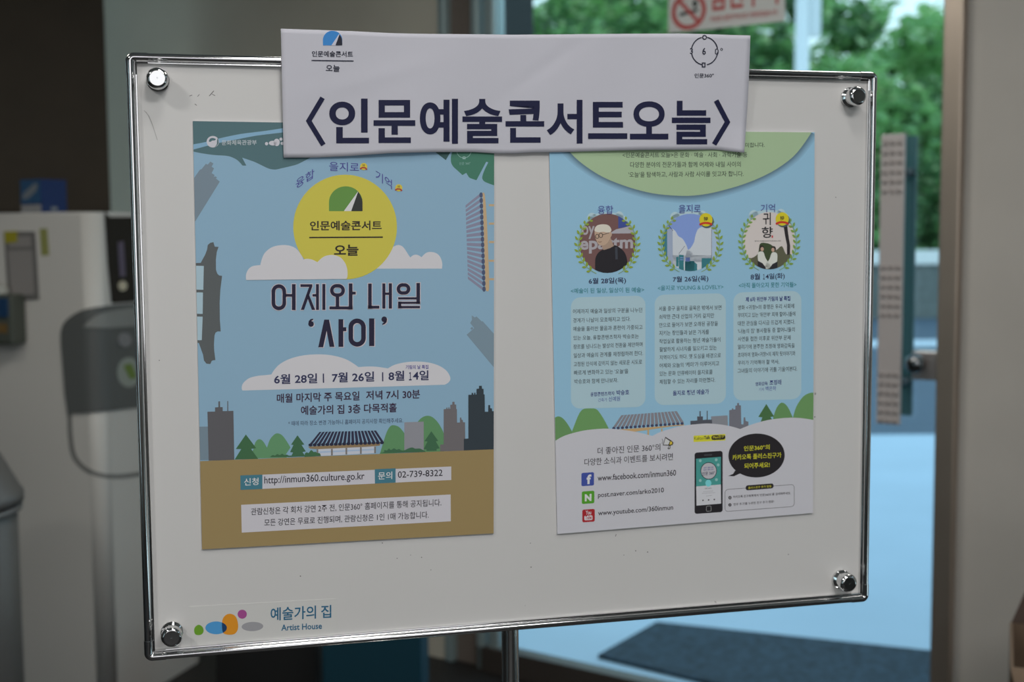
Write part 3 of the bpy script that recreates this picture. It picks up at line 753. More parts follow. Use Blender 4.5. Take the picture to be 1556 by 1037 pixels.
for cx, cz, a, c in ((X0, Z1, -1, 1), (X1, Z1, 1, 1), (X1, Z0, 1, -1), (X0, Z0, -1, -1)):
    sweep('frame_corner', corner_path(cx, cz, a, c, 0.0075, EX + 0.001), PC, CHROME, stand)
# chrome standoff knobs
def knob(px, py):
    c = bl(px, py, 0.0)
    bm = bmesh.new()
    prof = [(0, 0), (0.0105, 0), (0.0108, 0.001), (0.0108, 0.0035), (0.0095, 0.0048), (0.0082, 0.006), (0.0080, 0.0105), (0.0098, 0.0115), (0.0103, 0.0125), (0.0103, 0.0175), (0.0096, 0.0193), (0.0084, 0.0206), (0.0075, 0.0211), (0.0070, 0.0212), (0.0067, 0.0212), (0.0007, 0.0212), (0.0005, 0.0208), (0, 0.0208)]
    lathe(bm, prof, 40, Matrix.Rotation(pi / 2, 4, 'X'))
    o = bm_obj('standoff_knob', bm, CHROME, stand)
    for p in o.data.polygons: p.use_smooth = True
    o.data.set_sharp_from_angle(angle=radians(30))
    o.location = sO(c); return o
k0 = knob(240, 122.5); knob(1290.5, 148.5); knob(1277, 880); knob(261.5, 960)
# pole, clamp, base
bx = bl(775, 965, 0.02).x - XM
bm = bmesh.new(); lathe(bm, [(0, 0.02), (0.0092, 0.02), (0.0092, 1.5 + Z1 - 0.05), (0, 1.5 + Z1 - 0.05)], 40, Matrix.Translation((bx, 0.020, 0))); o = bm_obj('pole', bm, CHROME2, stand, True); o.data.set_sharp_from_angle(angle=radians(40))
box('back_bracket', bx - 0.03, bx + 0.03, 0.0065, 0.0105, 1.5 + Z0 + 0.02, 1.5 + Z0 + 0.20, mat('bracket_black', (0.02, 0.02, 0.02), rough=0.5), stand)
bm = bmesh.new(); lathe(bm, [(0, 0), (0.19, 0), (0.192, 0.004), (0.188, 0.012), (0.05, 0.02), (0.02, 0.03), (0.0, 0.03)], 48, Matrix.Translation((bx, 0.020, 0))); bm_obj('base_plate', bm, CHROME2, stand, True)

# specks and scuffs on the white panel
def spot(x, y, r): return [(x + r * cos(a * pi / 3), y + r * sin(a * pi / 3) * 0.9) for a in range(6)]
SPK = Sheet(stand, Vector((XM, 0, -1.5)), lambda x, y: 0.0)
marks = [spot(x, y, r) for x, y, r in ((581, 825.6, 1.0), (456.5, 876, 1.1), (603.4, 849, 0.9), (640.6, 847.5, 0.9), (654.8, 866.6, 0.8), (807, 862.4, 1.1), (966, 837.6, 1.0), (984, 839.4, 1.1), (948, 844, 0.7), (1198, 843, 0.8), (806, 826, 0.8), (624, 844, 0.7), (1270, 300, 0.8), (242, 548, 0.9), (1238, 634, 1.0))]
marks += stroke([(936.5, 812.4), (935.2, 815.6)], 0.9) + stroke([(288, 146), (292, 144.6)], 1.0) + stroke([(300, 147), (303, 143.5)], 0.9) + stroke([(318, 146), (325, 138)], 1.2) + stroke([(322, 143), (327, 145.5)], 0.9) + stroke([(296, 158), (299, 160.4)], 1.0)
tag(SPK.shape('speck_marks', marks, (96, 92, 92), 0), kind='stuff', label='dark specks and scuffs on the white panel')
scf = stroke([(219, 168), (226, 176), (231, 188), (235, 200), (239, 213)], 0.9) + stroke([(222, 170), (229, 183), (233, 194)], 0.7)
tag(SPK.shape('scuff_line', scf, (140, 138, 136), 0), kind='stuff')

# ---------------------------------------------------------------- printed sheets
def edge_sheet(name, label, cat, corners, yb_, th, col, pname='paper'):
    """a sheet standing on the board plane, corners TL TR BR BL in pixels"""
    pts = [bl(*c, -yb_) for c in corners]; org = Vector(((pts[2].x + pts[3].x) / 2, 0, min(pts[2].z, pts[3].z)))
    root = empty(name, BMAT @ Matrix.Translation(org)); tag(root, label, cat)
    bm = bmesh.new(); f = [bm.verts.new(p - org) for p in pts]; b_ = [bm.verts.new(p - org + Vector((0, th, 0))) for p in pts]
    bm.faces.new(f); bm.faces.new(b_[::-1])
    for i in range(4): bm.faces.new([f[i], f[(i + 1) % 4], b_[(i + 1) % 4], b_[i]])
    bm_obj(pname, bm, ink(*col), root)
    return Sheet(root, org, lambda x, y: -yb_, list(corners))

# ===== left poster
PL = [(293, 184), (751, 191.4), (750, 811), (307, 835.4)]
P = edge_sheet('event_poster', 'blue concert poster with a big yellow sun, left one on the board', 'poster', PL, 0.0016, 0.0013, (176, 174, 178))
SKY, WH, NAVY = (124, 154, 174), (184, 182, 185), (45, 48, 78)
P.shape('sky_print', PL, SKY, 0)
TD = (74, 100, 105)
P.shape('leaf_print', [(293, 184), (500, 187)] + [(500, 236), (480, 237), (471, 240)] + cr([(471, 240), (452.7, 249.4), (440, 253), (428, 255.8), (418, 257.8), (408, 256.2), (395, 250), (385, 245.5), (368, 239.7)], 3) + [(374.3, 251.8), (368.6, 251.8)] + cr([(368.6, 251.8), (362, 244.5), (355, 240.2), (345, 237), (325, 235.6), (305, 232.8), (292, 230)], 3), TD, 1)
P.shape('leaf_vein', cr([(293, 219.6), (313, 215.8), (333, 210.5), (365, 203.8), (400, 199.4), (432, 194.6)], 3) + cr([(432, 201.2), (390, 206.3), (360, 212), (330, 218), (293, 227.6)], 3), (118, 153, 176), 2)
P.shape('ministry_emblem', ell(323.4, 215.5, 9.4, 8.8), (178, 176, 182), 3)
P.shape('emblem_swirl', [cr([(317.5, 215), (319, 211), (323.5, 209.8), (328, 211.5), (326, 213.5), (322.5, 213.8), (320, 215.5)], 3, True), cr([(331, 210), (332.3, 216), (330.5, 220.5), (326.5, 223.5), (329.3, 219.5), (329.8, 214)], 3, True)], TD, 4)
P.text('문화체육관광부', 337, 220.8, 390, 220.4, 7.8, (165, 172, 176), 4, 0.012)
P.shape('dotted_logo', [ell(405, 218.5, 2.4, 2.6), ell(414.5, 217.6, 6, 3.6), ell(420.5, 216.5, 4.6, 5.6), ell(427, 211.6, 2.4, 2.4), ell(429, 218, 2.6, 2.4)], (178, 176, 182), 3)
P.shape('ginkgo_leaf', [(662.5, 228), (662.5, 232), (677.5, 243.5), (684, 232), (684, 228)], (52, 80, 78), 1, label='dark green leaf')
P.shape('ginkgo_leaf', [(687, 226)] + cr([(687, 232), (685.2, 238), (685.5, 247), (689, 253.5), (696, 260), (702.7, 266.2)], 3) + [(708.5, 262.8)] + cr([(708.5, 262.8), (711, 267), (714, 270.5), (724, 274)], 3) + [(738.8, 246), (742, 246.8)] + cr([(742, 246.8), (736, 259), (733, 268), (733.5, 273), (738, 277), (751.5, 282)], 3) + [(753, 226)], (62, 108, 90), 1, label='mid green leaf')
P.shape('ring_logo', stroke(ell(705, 229, 11, 11.2, 0, 180, 24), 0.8), (135, 165, 160), 3)
P.shape('ring_logo', stroke([(703.6, 238.4), (706.8, 238.4), (706.8, 241.5), (703.6, 241.5)], 0.8, True), (150, 175, 170), 4)
P.text('인문 360°', 698, 251, 715, 250.2, 4.2, (125, 155, 150), 3)
P.text('융합', 449.5, 287.5, 477.4, 270.2, 14.5, (70, 66, 132), 5, 0.0)
P.text('을지로', 500.3, 259.6, 545.6, 261.2, 13.6, (70, 66, 132), 5)
P.text('기억', 571, 272.2, 595.5, 288.2, 14.5, (70, 66, 132), 5)
for x, y in ((552.7, 253.2), (606, 285.6)):
    P.shape('medal', ell(x, y, 5.4, 5.4), (196, 170, 62), 5); P.shape('medal_band', stroke([(x - 5.6, y + 3.6), (x - 2, y + 1.6), (x + 2, y + 2.0), (x + 5, y + 4.6)], 2.2), (150, 62, 52), 6)
    P.text('特', x - 1.8, y + 0.2, x + 1.8, y + 0.2, 3.8, (60, 60, 40), 6)
P.shape('cloud', cr([(572, 408.5), (576, 400), (590, 382), (602, 373), (612, 375), (621, 388), (623.5, 391.5)], 3) + cr([(623.5, 391.5), (628, 388), (634, 387.4), (640.5, 391)], 3) + cr([(640.5, 391), (647, 384.8), (654, 383), (663, 385), (669, 391), (672, 400), (671.5, 408.5)], 3), WH, 1)
P.shape('sun_disc', ell(524.4, 345.2, 78.8, 79.6, n=72), (180, 170, 70), 2)
P.shape('arch_emblem', [(499.9, 321)] + ell(525.4, 307.5, 25.5, 24.2, 180, 360, 40) + [(550.9, 321)], (90, 128, 64), 3)
P.shape('arch_emblem', [(522.5, 321), (543.8, 291.3), (545.5, 293), (533.8, 321)], (190, 188, 188), 4)
P.shape('arch_emblem', [(533.6, 321), (544.2, 291.5), (547.8, 297), (550.2, 303), (550.9, 308), (550.9, 321)], (48, 50, 48), 5)
P.text('인문예술콘서트', 471.0, 350.6, 580.0, 350.0, 14.6, (48, 42, 36), 3, 0.022)
P.shape('rule_line', stroke([(469.8, 361.2), (581.8, 360.6)], 2.1), (48, 42, 36), 3)
P.text('오늘', 507.6, 389.2, 544.8, 388.8, 17, (48, 42, 36), 3, 0.028)
P.shape('cloud', cr([(374, 425.8), (373.8, 418), (377, 410), (383, 405), (391, 403.4), (395.5, 403)], 3) + cr([(395.5, 403), (397.5, 395), (402, 385), (412, 376.5), (424, 373), (438, 373), (450, 378), (458, 388), (461, 394.5)], 3) + cr([(461, 394.5), (467, 393.5), (474, 394.6), (482.3, 398.6)], 3) + cr([(482.3, 398.6), (490, 391.5), (498, 388.2), (508, 388), (518, 392), (525, 401), (528, 411), (528, 420), (526.5, 424.2)], 3), WH, 7)
# title, drawn stroke by stroke
def bar(x0, y0, x1, y1): return [(x0, y0), (x1, y0), (x1, y1), (x0, y1)]
def ring(x0, y0, x1, y1, w, r=None):
    r = r or min(x1 - x0, y1 - y0) / 2; return stroke(rrect(x0 + w / 2, y0 + w / 2, x1 - w / 2, y1 - w / 2, r - w / 2, n=7), w, True)
L1 = ring(412.7, 432.3, 434.7, 471.6, 5.4) + [bar(433, 447.1, 444, 451), bar(443.6, 432, 449.2, 471.5)]
L1 += [bar(456.5, 432.2, 474.6, 436.3), [(469.8, 436), (474.4, 436), (462.0, 471.2), (457.0, 471.2)], [(466.0, 450), (468.6, 445.5), (479.0, 471.2), (474.0, 471.2)], bar(474.8, 447.2, 481, 450.9), bar(480.2, 432, 484.6, 471.2), bar(489.8, 431.8, 494.4, 471.1)]
L1 += ring(501.6, 432, 524, 451.2, 5.0) + [bar(510.2, 450.5, 515.4, 467), bar(500.6, 466, 535.6, 470.4), bar(530.0, 431, 535.6, 470.4), bar(535, 443.6, 540.6, 447.8)]
L2 = [bar(559.4, 431.2, 564.8, 469.2), bar(559.4, 464.9, 576.4, 469.2), bar(581.0, 430.9, 585.6, 469.2), bar(590.8, 430.8, 595.6, 469.2), bar(585, 444.8, 591, 448.4)]
L2 += ring(602.8, 430.8, 623.4, 448.0, 5.0) + [bar(632.8, 430.2, 638.2, 461.8), bar(605, 452.0, 633, 455.4), bar(605, 458.8, 638.2, 462), bar(605, 458.8, 609.6, 468.6), bar(605, 465.2, 638.2, 468.8)]
L3 = [[(492.7, 486), (500, 486), (508.2, 527.4), (500.9, 527.4), (496.4, 503), (491.0, 528), (483.6, 528)], bar(514.4, 485.3, 521.6, 527.4), bar(521, 497.6, 526.2, 503.6)] + ring(529.6, 484.4, 555.8, 527.0, 6.9) + [bar(560.9, 484.2, 568.8, 526.2)]
L3 += [ell(472.7, 492.6, 4.2, 4.3), [(468.6, 492), (469.3, 488), (472, 485.2), (475.8, 484.6), (476, 486.2), (473.4, 487.6), (472.6, 490)], ell(583.9, 485.5, 4.2, 4.3), [(588.0, 486), (587.2, 490), (584.6, 492.8), (581.0, 494), (580.6, 492.4), (583.2, 490.6), (584, 488)]]
def grow(polys, g, dx=0, dy=0):
    out = []
    for q in polys:
        cx = sum(p[0] for p in q) / len(q); cy = sum(p[1] for p in q) / len(q)
        x0 = min(p[0] for p in q); x1 = max(p[0] for p in q); y0 = min(p[1] for p in q); y1 = max(p[1] for p in q)
        fx = 1 + 2 * g / max(0.5, x1 - x0); fy = 1 + 2 * g / max(0.5, y1 - y0)
        fx = min(fx, 4); fy = min(fy, 4)
        out.append([(cx + (p[0] - cx) * fx + dx, cy + (p[1] - cy) * fy + dy) for p in q])
    return out
TI, HL = (36, 33, 52), (182, 172, 176)
P.shape('title_halo', grow(L1 + L2, 1.0), HL, 3); P.shape('title_halo', [[(p[0] + 1.2, p[1] + 1.1) for p in q] for q in L3], HL, 3)
P.shape('title_lettering', L1, TI, 4); P.shape('title_lettering', L2, TI, 4); P.shape('title_lettering', L3, TI, 4)
c1 = C(280, 540, 6.483, [(572, 347), (566, 325), (572, 290), (600, 255), (650, 222), (730, 203), (800, 197), (858, 190)])
c2 = [(412.4, 569.3), (417, 562), (426, 553), (442, 545), (463, 540), (488, 538.8), (508, 541), (525, 546), (536, 552), (544.7, 558.2)]
c3 = [(544.7, 558.2), (557, 557.3), (572, 557.6), (589.4, 560.2)]
c4 = [(589.4, 560.2), (600, 554.5), (618, 550.6), (637, 549.8), (655, 552), (670, 557.5), (680, 565.5), (684.4, 575), (682, 581), (676, 585)]
P.shape('cloud', cr(c1, 3) + cr(c2, 3) + cr(c3, 3) + cr(c4, 3) + [(520, 589.8), (369, 593.8)], WH, 1)
P.text('6월 28일', 416.6, 584.2, 482, 582.6, 15, NAVY, 3, 0.020); P.shape('divider', stroke([(491.4, 568), (491.6, 582)], 1.9), NAVY, 3)
P.text('7월 26일', 504.4, 581.8, 568.6, 580.0, 15.2, NAVY, 3, 0.020); P.shape('divider', stroke([(581.4, 566), (581.6, 579.8)], 1.9), NAVY, 3)
P.text('8월', 590.4, 579.2, 614.4, 578.8, 15.2, NAVY, 3, 0.02); P.text('１', 621.4, 578.4, 625.6, 578.4, 12.6, NAVY, 3, 0.02); P.text('4일', 627.4, 578.4, 651.4, 578.0, 15.0, NAVY, 3, 0.02)
P.text('기림의 날 특집', 616.4, 561.4, 650.8, 561, 6.2, (72, 66, 130), 3, 0.018)
MR = (54, 40, 60)
P.text('매월 마지막 주 목요일', 420.6, 612.8, 546.2, 608.8, 14, MR, 3, 0.018); P.text('저녁 7시 30분', 556.2, 608.0, 638.2, 606.0, 13.8, MR, 3, 0.018)
P.text('예술가의 집 3층 다목적홀', 457.2, 631.2, 602.9, 626.7, 14.2, MR, 3, 0.018)
P.text('* 때에 따라 장소 변경 가능하니 홈페이지 공지사항 확인해주세요.', 438, 647.6, 612.6, 642.8, 7.4, (58, 68, 92), 3, 0.0)
# rotated buildings at the sides
P.shape('tower_print', [(292, 275), (294.4, 271.5), (304, 257.6), (306, 257.5), (312.9, 249), (315.5, 250.4), (319.6, 245.8), (324.2, 248.4), (321.6, 253.5), (325.2, 256), (321.6, 263.3), (326, 266), (325, 269), (327.5, 268.2), (330, 270), (328, 271.2), (334, 276.2), (297, 336), (294, 336)], (108, 122, 133), 1)
h = C(280, 360, 5.183, [(205, 48), (230, 42), (240, 78), (270, 80), (256, 120), (249, 180), (250, 260), (260, 290), (275, 305), (298, 308), (284, 420), (279, 520), (280, 650), (287, 746), (262, 746), (246, 756), (238, 780), (234, 850), (236, 900), (245, 972), (225, 974), (215, 980), (205, 1003), (175, 1000), (155, 975), (148, 930), (115, 838), (97, 833), (85, 833), (80, 208), (130, 205), (165, 140), (180, 100), (185, 65)])
P.shape('tiled_house_print', h, (82, 86, 87), 1)
P.shape('house_bay', [C(280, 360, 5.183, q) for q in ([(86, 228), (154, 230), (150, 418), (90, 417)], [(90, 438), (147, 439), (145, 608), (95, 607)], [(95, 628), (145, 630), (138, 815), (98, 815)], [(60, 225), (86, 228), (97, 834), (60, 834)], [(60, 834), (97, 834), (120, 845), (60, 1000)])][:3], (150, 172, 182), 2)
P.shape('tower_print', C(520, 360, 5.183, [(1020, 620), (1045, 636), (1058, 628), (1100, 668), (1105, 664), (1215, 788), (1215, 1060), (1195, 1030), (980, 772), (1040, 720), (1008, 680), (1022, 655)]), (110, 128, 140), 1)
P.shape('tower_print', C(520, 360, 5.183, [(1008, 722), (1022, 710), (1034, 722), (1020, 734)]), (110, 128, 140), 1)
nt_ = 18
for k in range(nt_):
    t_ = k / (nt_ - 1); yr = 297 + 143 * t_; xr = 729.5 + 5 * t_; yl = 314 + 108 * t_; xl = 707.5 + 3.5 * t_
    P.shape('roof_tile_print', [(xl, yl - 2.0), (xr, yr - 2.7), (xr, yr + 2.3), (xl, yl + 2.2)], (122, 122, 142), 1)
for k in range(nt_):
    t_ = k / (nt_ - 1); P.shape('tile_end_print', ell(731 + 4.6 * t_, 296.5 + 143 * t_, 2.6, 4.0), (68, 78, 104), 3)
P.shape('eave_print', cr([(733, 293.5), (736.5, 296), (739.5, 330), (742, 390), (743.4, 432), (742, 443), (737.5, 441)], 3) + [(737.5, 440), (733.5, 300)], (172, 148, 116), 2)
P.shape('post_print', [bar(743, y - 1.6, 751.5, y + 1.6) for y in (312, 340, 368, 396.5, 424.5)], (172, 148, 116), 1)
# city strip
q = lambda pts: C(280, 540, 6.483, pts)
r = lambda pts: C(520, 540, 6.483, pts)
P.shape('city_block', q([(100, 706), (240, 704), (245, 1035), (100, 1035)]), (106, 122, 133), 1)
P.shape('tower_print', q([(228, 558), (303, 556), (303, 515), (336, 513), (336, 456), (352, 455), (353, 513), (378, 512), (379, 552), (424, 551), (424, 453), (432, 453), (433, 551), (484, 549), (493, 1035), (241, 1040)]), (84, 83, 86), 2)
P.shape('hill_print', q([(640, 1020), (680, 930)] + cr([(680, 930), (700, 860), (735, 828), (775, 848), (815, 912)], 3) + cr([(815, 912), (845, 830), (890, 780), (925, 772), (965, 790), (1010, 850), (1046, 910)], 3) + [(1000, 980), (1010, 1010)]), (88, 131, 94), 1)
P.shape('pine_print', q([(607, 782), (708, 916), (658, 925), (728, 1022), (497, 1028), (562, 925), (508, 925)]), (58, 94, 64), 3)
P.shape('pine_print', q([(1115, 790), (1182, 880), (1155, 885), (1197, 948), (1165, 955), (1192, 998), (1048, 1003), (1072, 960), (1042, 955), (1076, 885), (1052, 882)]), (58, 94, 68), 3)
P.shape('bush_print', q(cr([(845, 1005), (870, 985), (895, 990), (915, 975), (940, 985), (965, 972), (985, 985), (1010, 980), (1030, 990), (1050, 990), (1060, 1003)], 3)), (60, 96, 66), 3)
P.shape('bush_print', q(cr([(1185, 1003), (1190, 968), (1210, 958), (1225, 965), (1250, 935), (1275, 955), (1290, 952), (1312, 965), (1335, 968), (1345, 992)], 3)), (60, 96, 66), 8)
nt_ = 18
for k in range(nt_):
    t_ = k / (nt_ - 1); xb = 472.4 + 108.6 * t_; yb_ = 675.6 - 3.6 * t_; xt = 487.0 + 82.5 * t_; ytp = 656.8 - 2.0 * t_
    P.shape('roof_tile_print', [(xt - 1.6, ytp), (xt + 1.8, ytp - 0.2), (xb + 2.1, yb_), (xb - 2.1, yb_)], (46, 46, 66), 4)
    P.shape('tile_end_print', ell(xb - 0.6, yb_ + 1.0, 3.0, 2.3), (40, 42, 60), 6)
P.shape('eave_print', [(468.2, 679.5), (475, 678.8), (578.5, 672.8), (577, 677.5), (560, 679.5), (486, 683), (471, 682)], (132, 112, 84), 3)
P.shape('house_wall_print', [(483.5, 683), (571, 678.4), (571, 689), (484, 693.5)], (176, 180, 190), 3)
P.shape('house_wall_print', [(484, 686.5), (571, 682.2), (571, 684.4), (484, 688.8)], (150, 168, 190), 4)
P.shape('post_print', [bar(x, y, x + 2.6, y + 10) for x, y in ((481, 683.2), (503, 682.4), (525, 681), (547, 680), (568.6, 679))], (112, 108, 106), 5)
P.shape('hill_print', r([(368, 975)] + cr([(375, 960), (405, 860), (440, 755), (475, 700), (510, 691), (555, 705), (590, 740), (615, 775)], 3) + [(615, 960)]), (86, 128, 88), 3)
P.shape('hill_print', r([(740, 670)] + cr([(745, 655), (785, 615), (840, 597), (890, 612), (940, 660), (980, 725), (1000, 770)], 3) + [(1005, 950), (790, 955)]), (86, 128, 88), 3)
P.shape('city_block', r([(612, 662), (803, 655), (803, 945), (612, 950)]), (128, 128, 134), 4)
P.shape('pine_print', r([(878, 750), (946, 845), (923, 850), (960, 918), (930, 925), (930, 942), (830, 945), (830, 928), (803, 925), (840, 852), (810, 848)]), (58, 94, 68), 5)
P.shape('bush_print', r(cr([(370, 965), (412, 955), (415, 935), (440, 940), (460, 920), (480, 935), (510, 918), (535, 932), (560, 925), (590, 940), (620, 935), (650, 920), (690, 910), (720, 922), (760, 920), (790, 932), (815, 945), (820, 955)], 3)), (58, 94, 68), 6)
P.shape('tower_print', r([(1000, 533), (1025, 531), (1025, 517), (1036, 517), (1036, 530), (1046, 530), (1046, 515), (1056, 515), (1056, 530), (1065, 530), (1065, 490), (1085, 487), (1085, 460), (1106, 460), (1108, 487), (1123, 487), (1123, 530), (1130, 533), (1131, 665), (1160, 664), (1160, 615), (1172, 615), (1175, 635), (1187, 640), (1190, 660), (1210, 663), (1213, 940), (965, 948), (965, 882), (1000, 880)]), (100, 96, 98), 5)
P.shape('tower_print', r([(1243, 392), (1275, 390), (1275, 372), (1290, 372), (1290, 388), (1300, 388), (1300, 370), (1313, 370), (1313, 388), (1323, 388), (1323, 332), (1348, 330), (1348, 302), (1375, 302), (1377, 332), (1393, 332), (1393, 385), (1403, 388), (1405, 558), (1438, 558), (1440, 492), (1457, 492), (1458, 523), (1475, 525), (1477, 552), (1520, 552), (1520, 935), (1198, 942), (1198, 825), (1243, 822)]), (48, 56, 62), 6)
P.shape('ground_print', [(290, 701.8), (755, 683.0), (755, 850), (290, 850)], (137, 118, 80), 9)
u = lambda pts: C(290, 680, 3.3106, pts)
P.shape('white_strip', u([(250, 143), (1310, 97), (1310, 165), (250, 215)]), (178, 176, 182), 10)
P.shape('teal_box', u([(249, 142), (360, 138), (360, 210), (250, 215)]), (62, 108, 122), 11); P.shape('teal_box', u([(925, 111), (1030, 106), (1030, 178), (926, 183)]), (62, 108, 122), 11)
P.text('신청', 370.9, 738.5, 392.8, 737.4, 11.2, (190, 196, 200), 12, 0.01); P.text('http://inmun360.culture.go.kr', 401.6, 738.8, 553.8, 732.2, 14.4, (34, 30, 38), 12, 0.004)
P.text('문의', 574.6, 729.4, 596, 728.4, 11.4, (190, 196, 200), 12, 0.01); P.text('02-739-8322', 604.6, 726.6, 672.4, 723.6, 9.8, (34, 30, 38), 12, 0.004)
P.shape('white_box', u([(253, 290), (1307, 238), (1308, 373), (256, 430)]), (180, 177, 182), 10)
P.text('관람신청은 각 회차 강연 2주 전, 인문360° 홈페이지를 통해 공지됩니다.', 381.4, 784.0, 670.6, 769.8, 11.4, (50, 46, 52), 12, 0.006)
P.text('모든 강연은 무료로 진행되며, 관람신청은 1인 1매 가능합니다.', 401.6, 800.6, 651.4, 788.4, 11.2, (50, 46, 52), 12, 0.006)

# ===== right poster
PRc = [(834, 197.4), (1237.8, 201.3), (1235.2, 780), (847, 812)]
Q = edge_sheet('event_poster', 'blue and white programme poster with three round pictures, right one on the board', 'poster', PRc, 0.0024, 0.0021, (174, 173, 178))
SK2 = (130, 168, 190)
Q.shape('sky_print', PRc, SK2, 0)
def gell(g, e=0.0):   # green oval with a printed soft shadow
    base = [(1233.0, 201.3), (1222, 218), (1205, 238.5), (1180, 257), (1153.9, 270.6), (1127, 281), (1100, 289), (1073, 295), (1046, 297.8), (1019, 297), (992, 294), (965, 287.6), (938, 278.6), (915, 268.5), (897.5, 258), (880, 245), (866.4, 231.8), (852, 214), (842, 196)]
    out = []
    for x, y in base:
        dx = (x - 1042) / 190; out.append((x + g * dx * 0.9 + e, y + g * max(0.25, 1 - abs(dx) * 0.6)))
    return [(1042, 180)] + [(1250, 180)] * 0 + cr(out, 3) + [(840, 180)]
for k, g in enumerate((11, 9, 7.2, 5.6, 4.2, 3.0, 1.8)):
    f_ = (k + 1) / 7.5; c_ = tuple(int(SK2[i] * (1 - f_ * 0.36)) for i in range(3)); Q.shape('oval_shadow_print', gell(g), c_, 0.3 + k * 0.15)
Q.shape('green_oval', gell(0), (146, 167, 134), 2)
DG = (52, 62, 54)
Q.text('미합니다.', 1132.6, 224.2, 1161.8, 223.8, 7.2, DG, 3, 0.006)
Q.text('<인문예술콘서트 오늘>은 문화 · 예술 · 사회 · 과학기술 등', 946, 239.8, 1135.5, 239.2, 8, DG, 3, 0.006)
Q.text('다양한 분야의 전문가들과 함께 어제와 내일 사이의', 957.6, 254.8, 1125.5, 254.0, 8.6, DG, 3, 0.006)
Q.text("'오늘'을 탐색하고, 사람과 사람 사이를 잇고자 합니다.", 955, 270.2, 1130, 268.6, 8.8, DG, 3, 0.006)
PUR = (66, 66, 128)
Pc = [(923, 370, 42.6, 45), (1049.2, 368.6, 42.4, 43.6), (1168.8, 366, 39.6, 43.6)]
for cx, cy, rx, ry in Pc:
    Q.shape('small_cloud', [ell(cx - 23.5, cy - 38.5, 7.2, 8), ell(cx + 18, cy - 41, 6.5, 7.6), ell(cx, cy - 35, 31, 12)], (160, 182, 196), 1)
E1 = ell(*Pc[0], n=40); E2 = ell(*Pc[1], n=40); E3 = ell(*Pc[2], n=40)
k1 = lambda pts: C(850, 300, 6.483, pts)
k3 = lambda pts: C(1040, 300, 6.483, pts)
# picture 1: a man in a black shirt before a red brown shopfront
Q.shape('round_picture', E1, (104, 76, 74), 2, label='round picture with red brown ground')
Q.shape('blue_sign_print', k1([(580, 180), (640, 180), (700, 220), (735, 290), (700, 285), (580, 305)]), (58, 72, 132), 3, E1)
Q.shape('white_swoosh_print', k1([(510, 345), (560, 315), (630, 300), (700, 280), (760, 300), (760, 355), (510, 358)]), (152, 150, 156), 3.5, E1)
Q.text('oye', 884, 363.5, 912, 363.5, 20, (152, 148, 152), 3.5, 0.02); Q.text('epartm', 881, 386, 962, 383.5, 23, (152, 148, 152), 3.5, 0.03)
Q.shape('black_shirt_print', k1(cr([(355, 780), (352, 640), (362, 580), (395, 535), (440, 512), (500, 488), (545, 472), (600, 500), (645, 548), (668, 620), (665, 700), (640, 780)], 3)), (36, 34, 38), 4, E1)
Q.shape('strap_print', [k1([(548, 492), (572, 492), (575, 610), (552, 612)])], (56, 60, 68), 4.5, E1)
Q.shape('neck_print', k1([(418, 460), (505, 400), (530, 468), (540, 478), (500, 500), (440, 520), (425, 510)]), (150, 128, 112), 5, E1)
Q.shape('face_print', k1(cr([(352, 330), (350, 380), (362, 420), (385, 462), (425, 475), (470, 452), (505, 395), (518, 365), (508, 340), (500, 310), (430, 300)], 3, True)), (168, 144, 124), 5.5, E1)
Q.shape('head_top_print', k1(cr([(348, 332), (352, 300), (375, 276), (420, 266), (470, 270), (500, 292), (512, 330), (480, 348), (430, 340), (390, 345)], 3, True)), (190, 184, 172), 6, E1)
Q.shape('glasses_print', stroke(k1(ell(372, 385, 16, 20)), 0.9, True) + stroke(k1(ell(408, 375, 18, 22)), 0.9, True) + stroke(k1([(425, 370), (490, 350)]), 0.8), (48, 42, 42), 6.5)
Q.shape('mouth_print', stroke(k1([(382, 438), (400, 442), (418, 436)]), 0.9), (120, 84, 76), 6.5)
# picture 2: sky over a city
Q.shape('round_picture', E2, (116, 138, 190), 2, label='round picture of a blue sky over a city')
Q.shape('picture_cloud', [k1(cr([(1095, 320), (1140, 330), (1170, 380), (1215, 410), (1250, 470), (1270, 520), (1310, 545), (1290, 600), (1200, 640), (1100, 660), (1090, 500)], 3, True)), k3(cr([(60, 500), (95, 440), (110, 370), (150, 300), (270, 290), (300, 420), (290, 620), (150, 640), (20, 620), (20, 540)], 3, True)), bar(1012, 388, 1095, 420)], (178, 184, 198), 3, E2)
Q.shape('picture_building', k1([(1063, 300), (1115, 330), (1118, 660), (1090, 680), (1063, 640)]), (140, 152, 172), 3.5, E2)
Q.shape('picture_building', k1([(1000, 320), (1060, 300), (1062, 600), (1000, 620)]), (58, 112, 122), 4, E2)
Q.shape('picture_building', [k1([(1150, 590), (1175, 585), (1175, 680), (1150, 680)]), k1([(1178, 565), (1225, 570), (1225, 750), (1178, 750)]), k1([(1240, 630), (1330, 630), (1330, 750), (1240, 750)]), k3([(5, 630), (85, 628), (125, 660), (125, 760), (5, 760)]), k3([(170, 600), (268, 600), (268, 720), (170, 720)])], (50, 108, 116), 4, E2)
Q.shape('picture_building', [k1([(1245, 595), (1285, 592), (1285, 632), (1245, 632)]), k3([(10, 595), (55, 592), (55, 628), (10, 628)]), k1([(1190, 590), (1225, 592), (1225, 600), (1190, 600)]), k1([(1190, 610), (1225, 612), (1225, 620), (1190, 620)])], (112, 132, 184), 4.5, E2)
Q.shape('crane_print', stroke(k1([(1175, 560), (1235, 480)]), 0.5) + stroke(k3([(268, 300), (268, 600)]), 0.5) + stroke(k1([(1070, 265), (1118, 330)]), 0.9), (70, 74, 100), 5, E2)
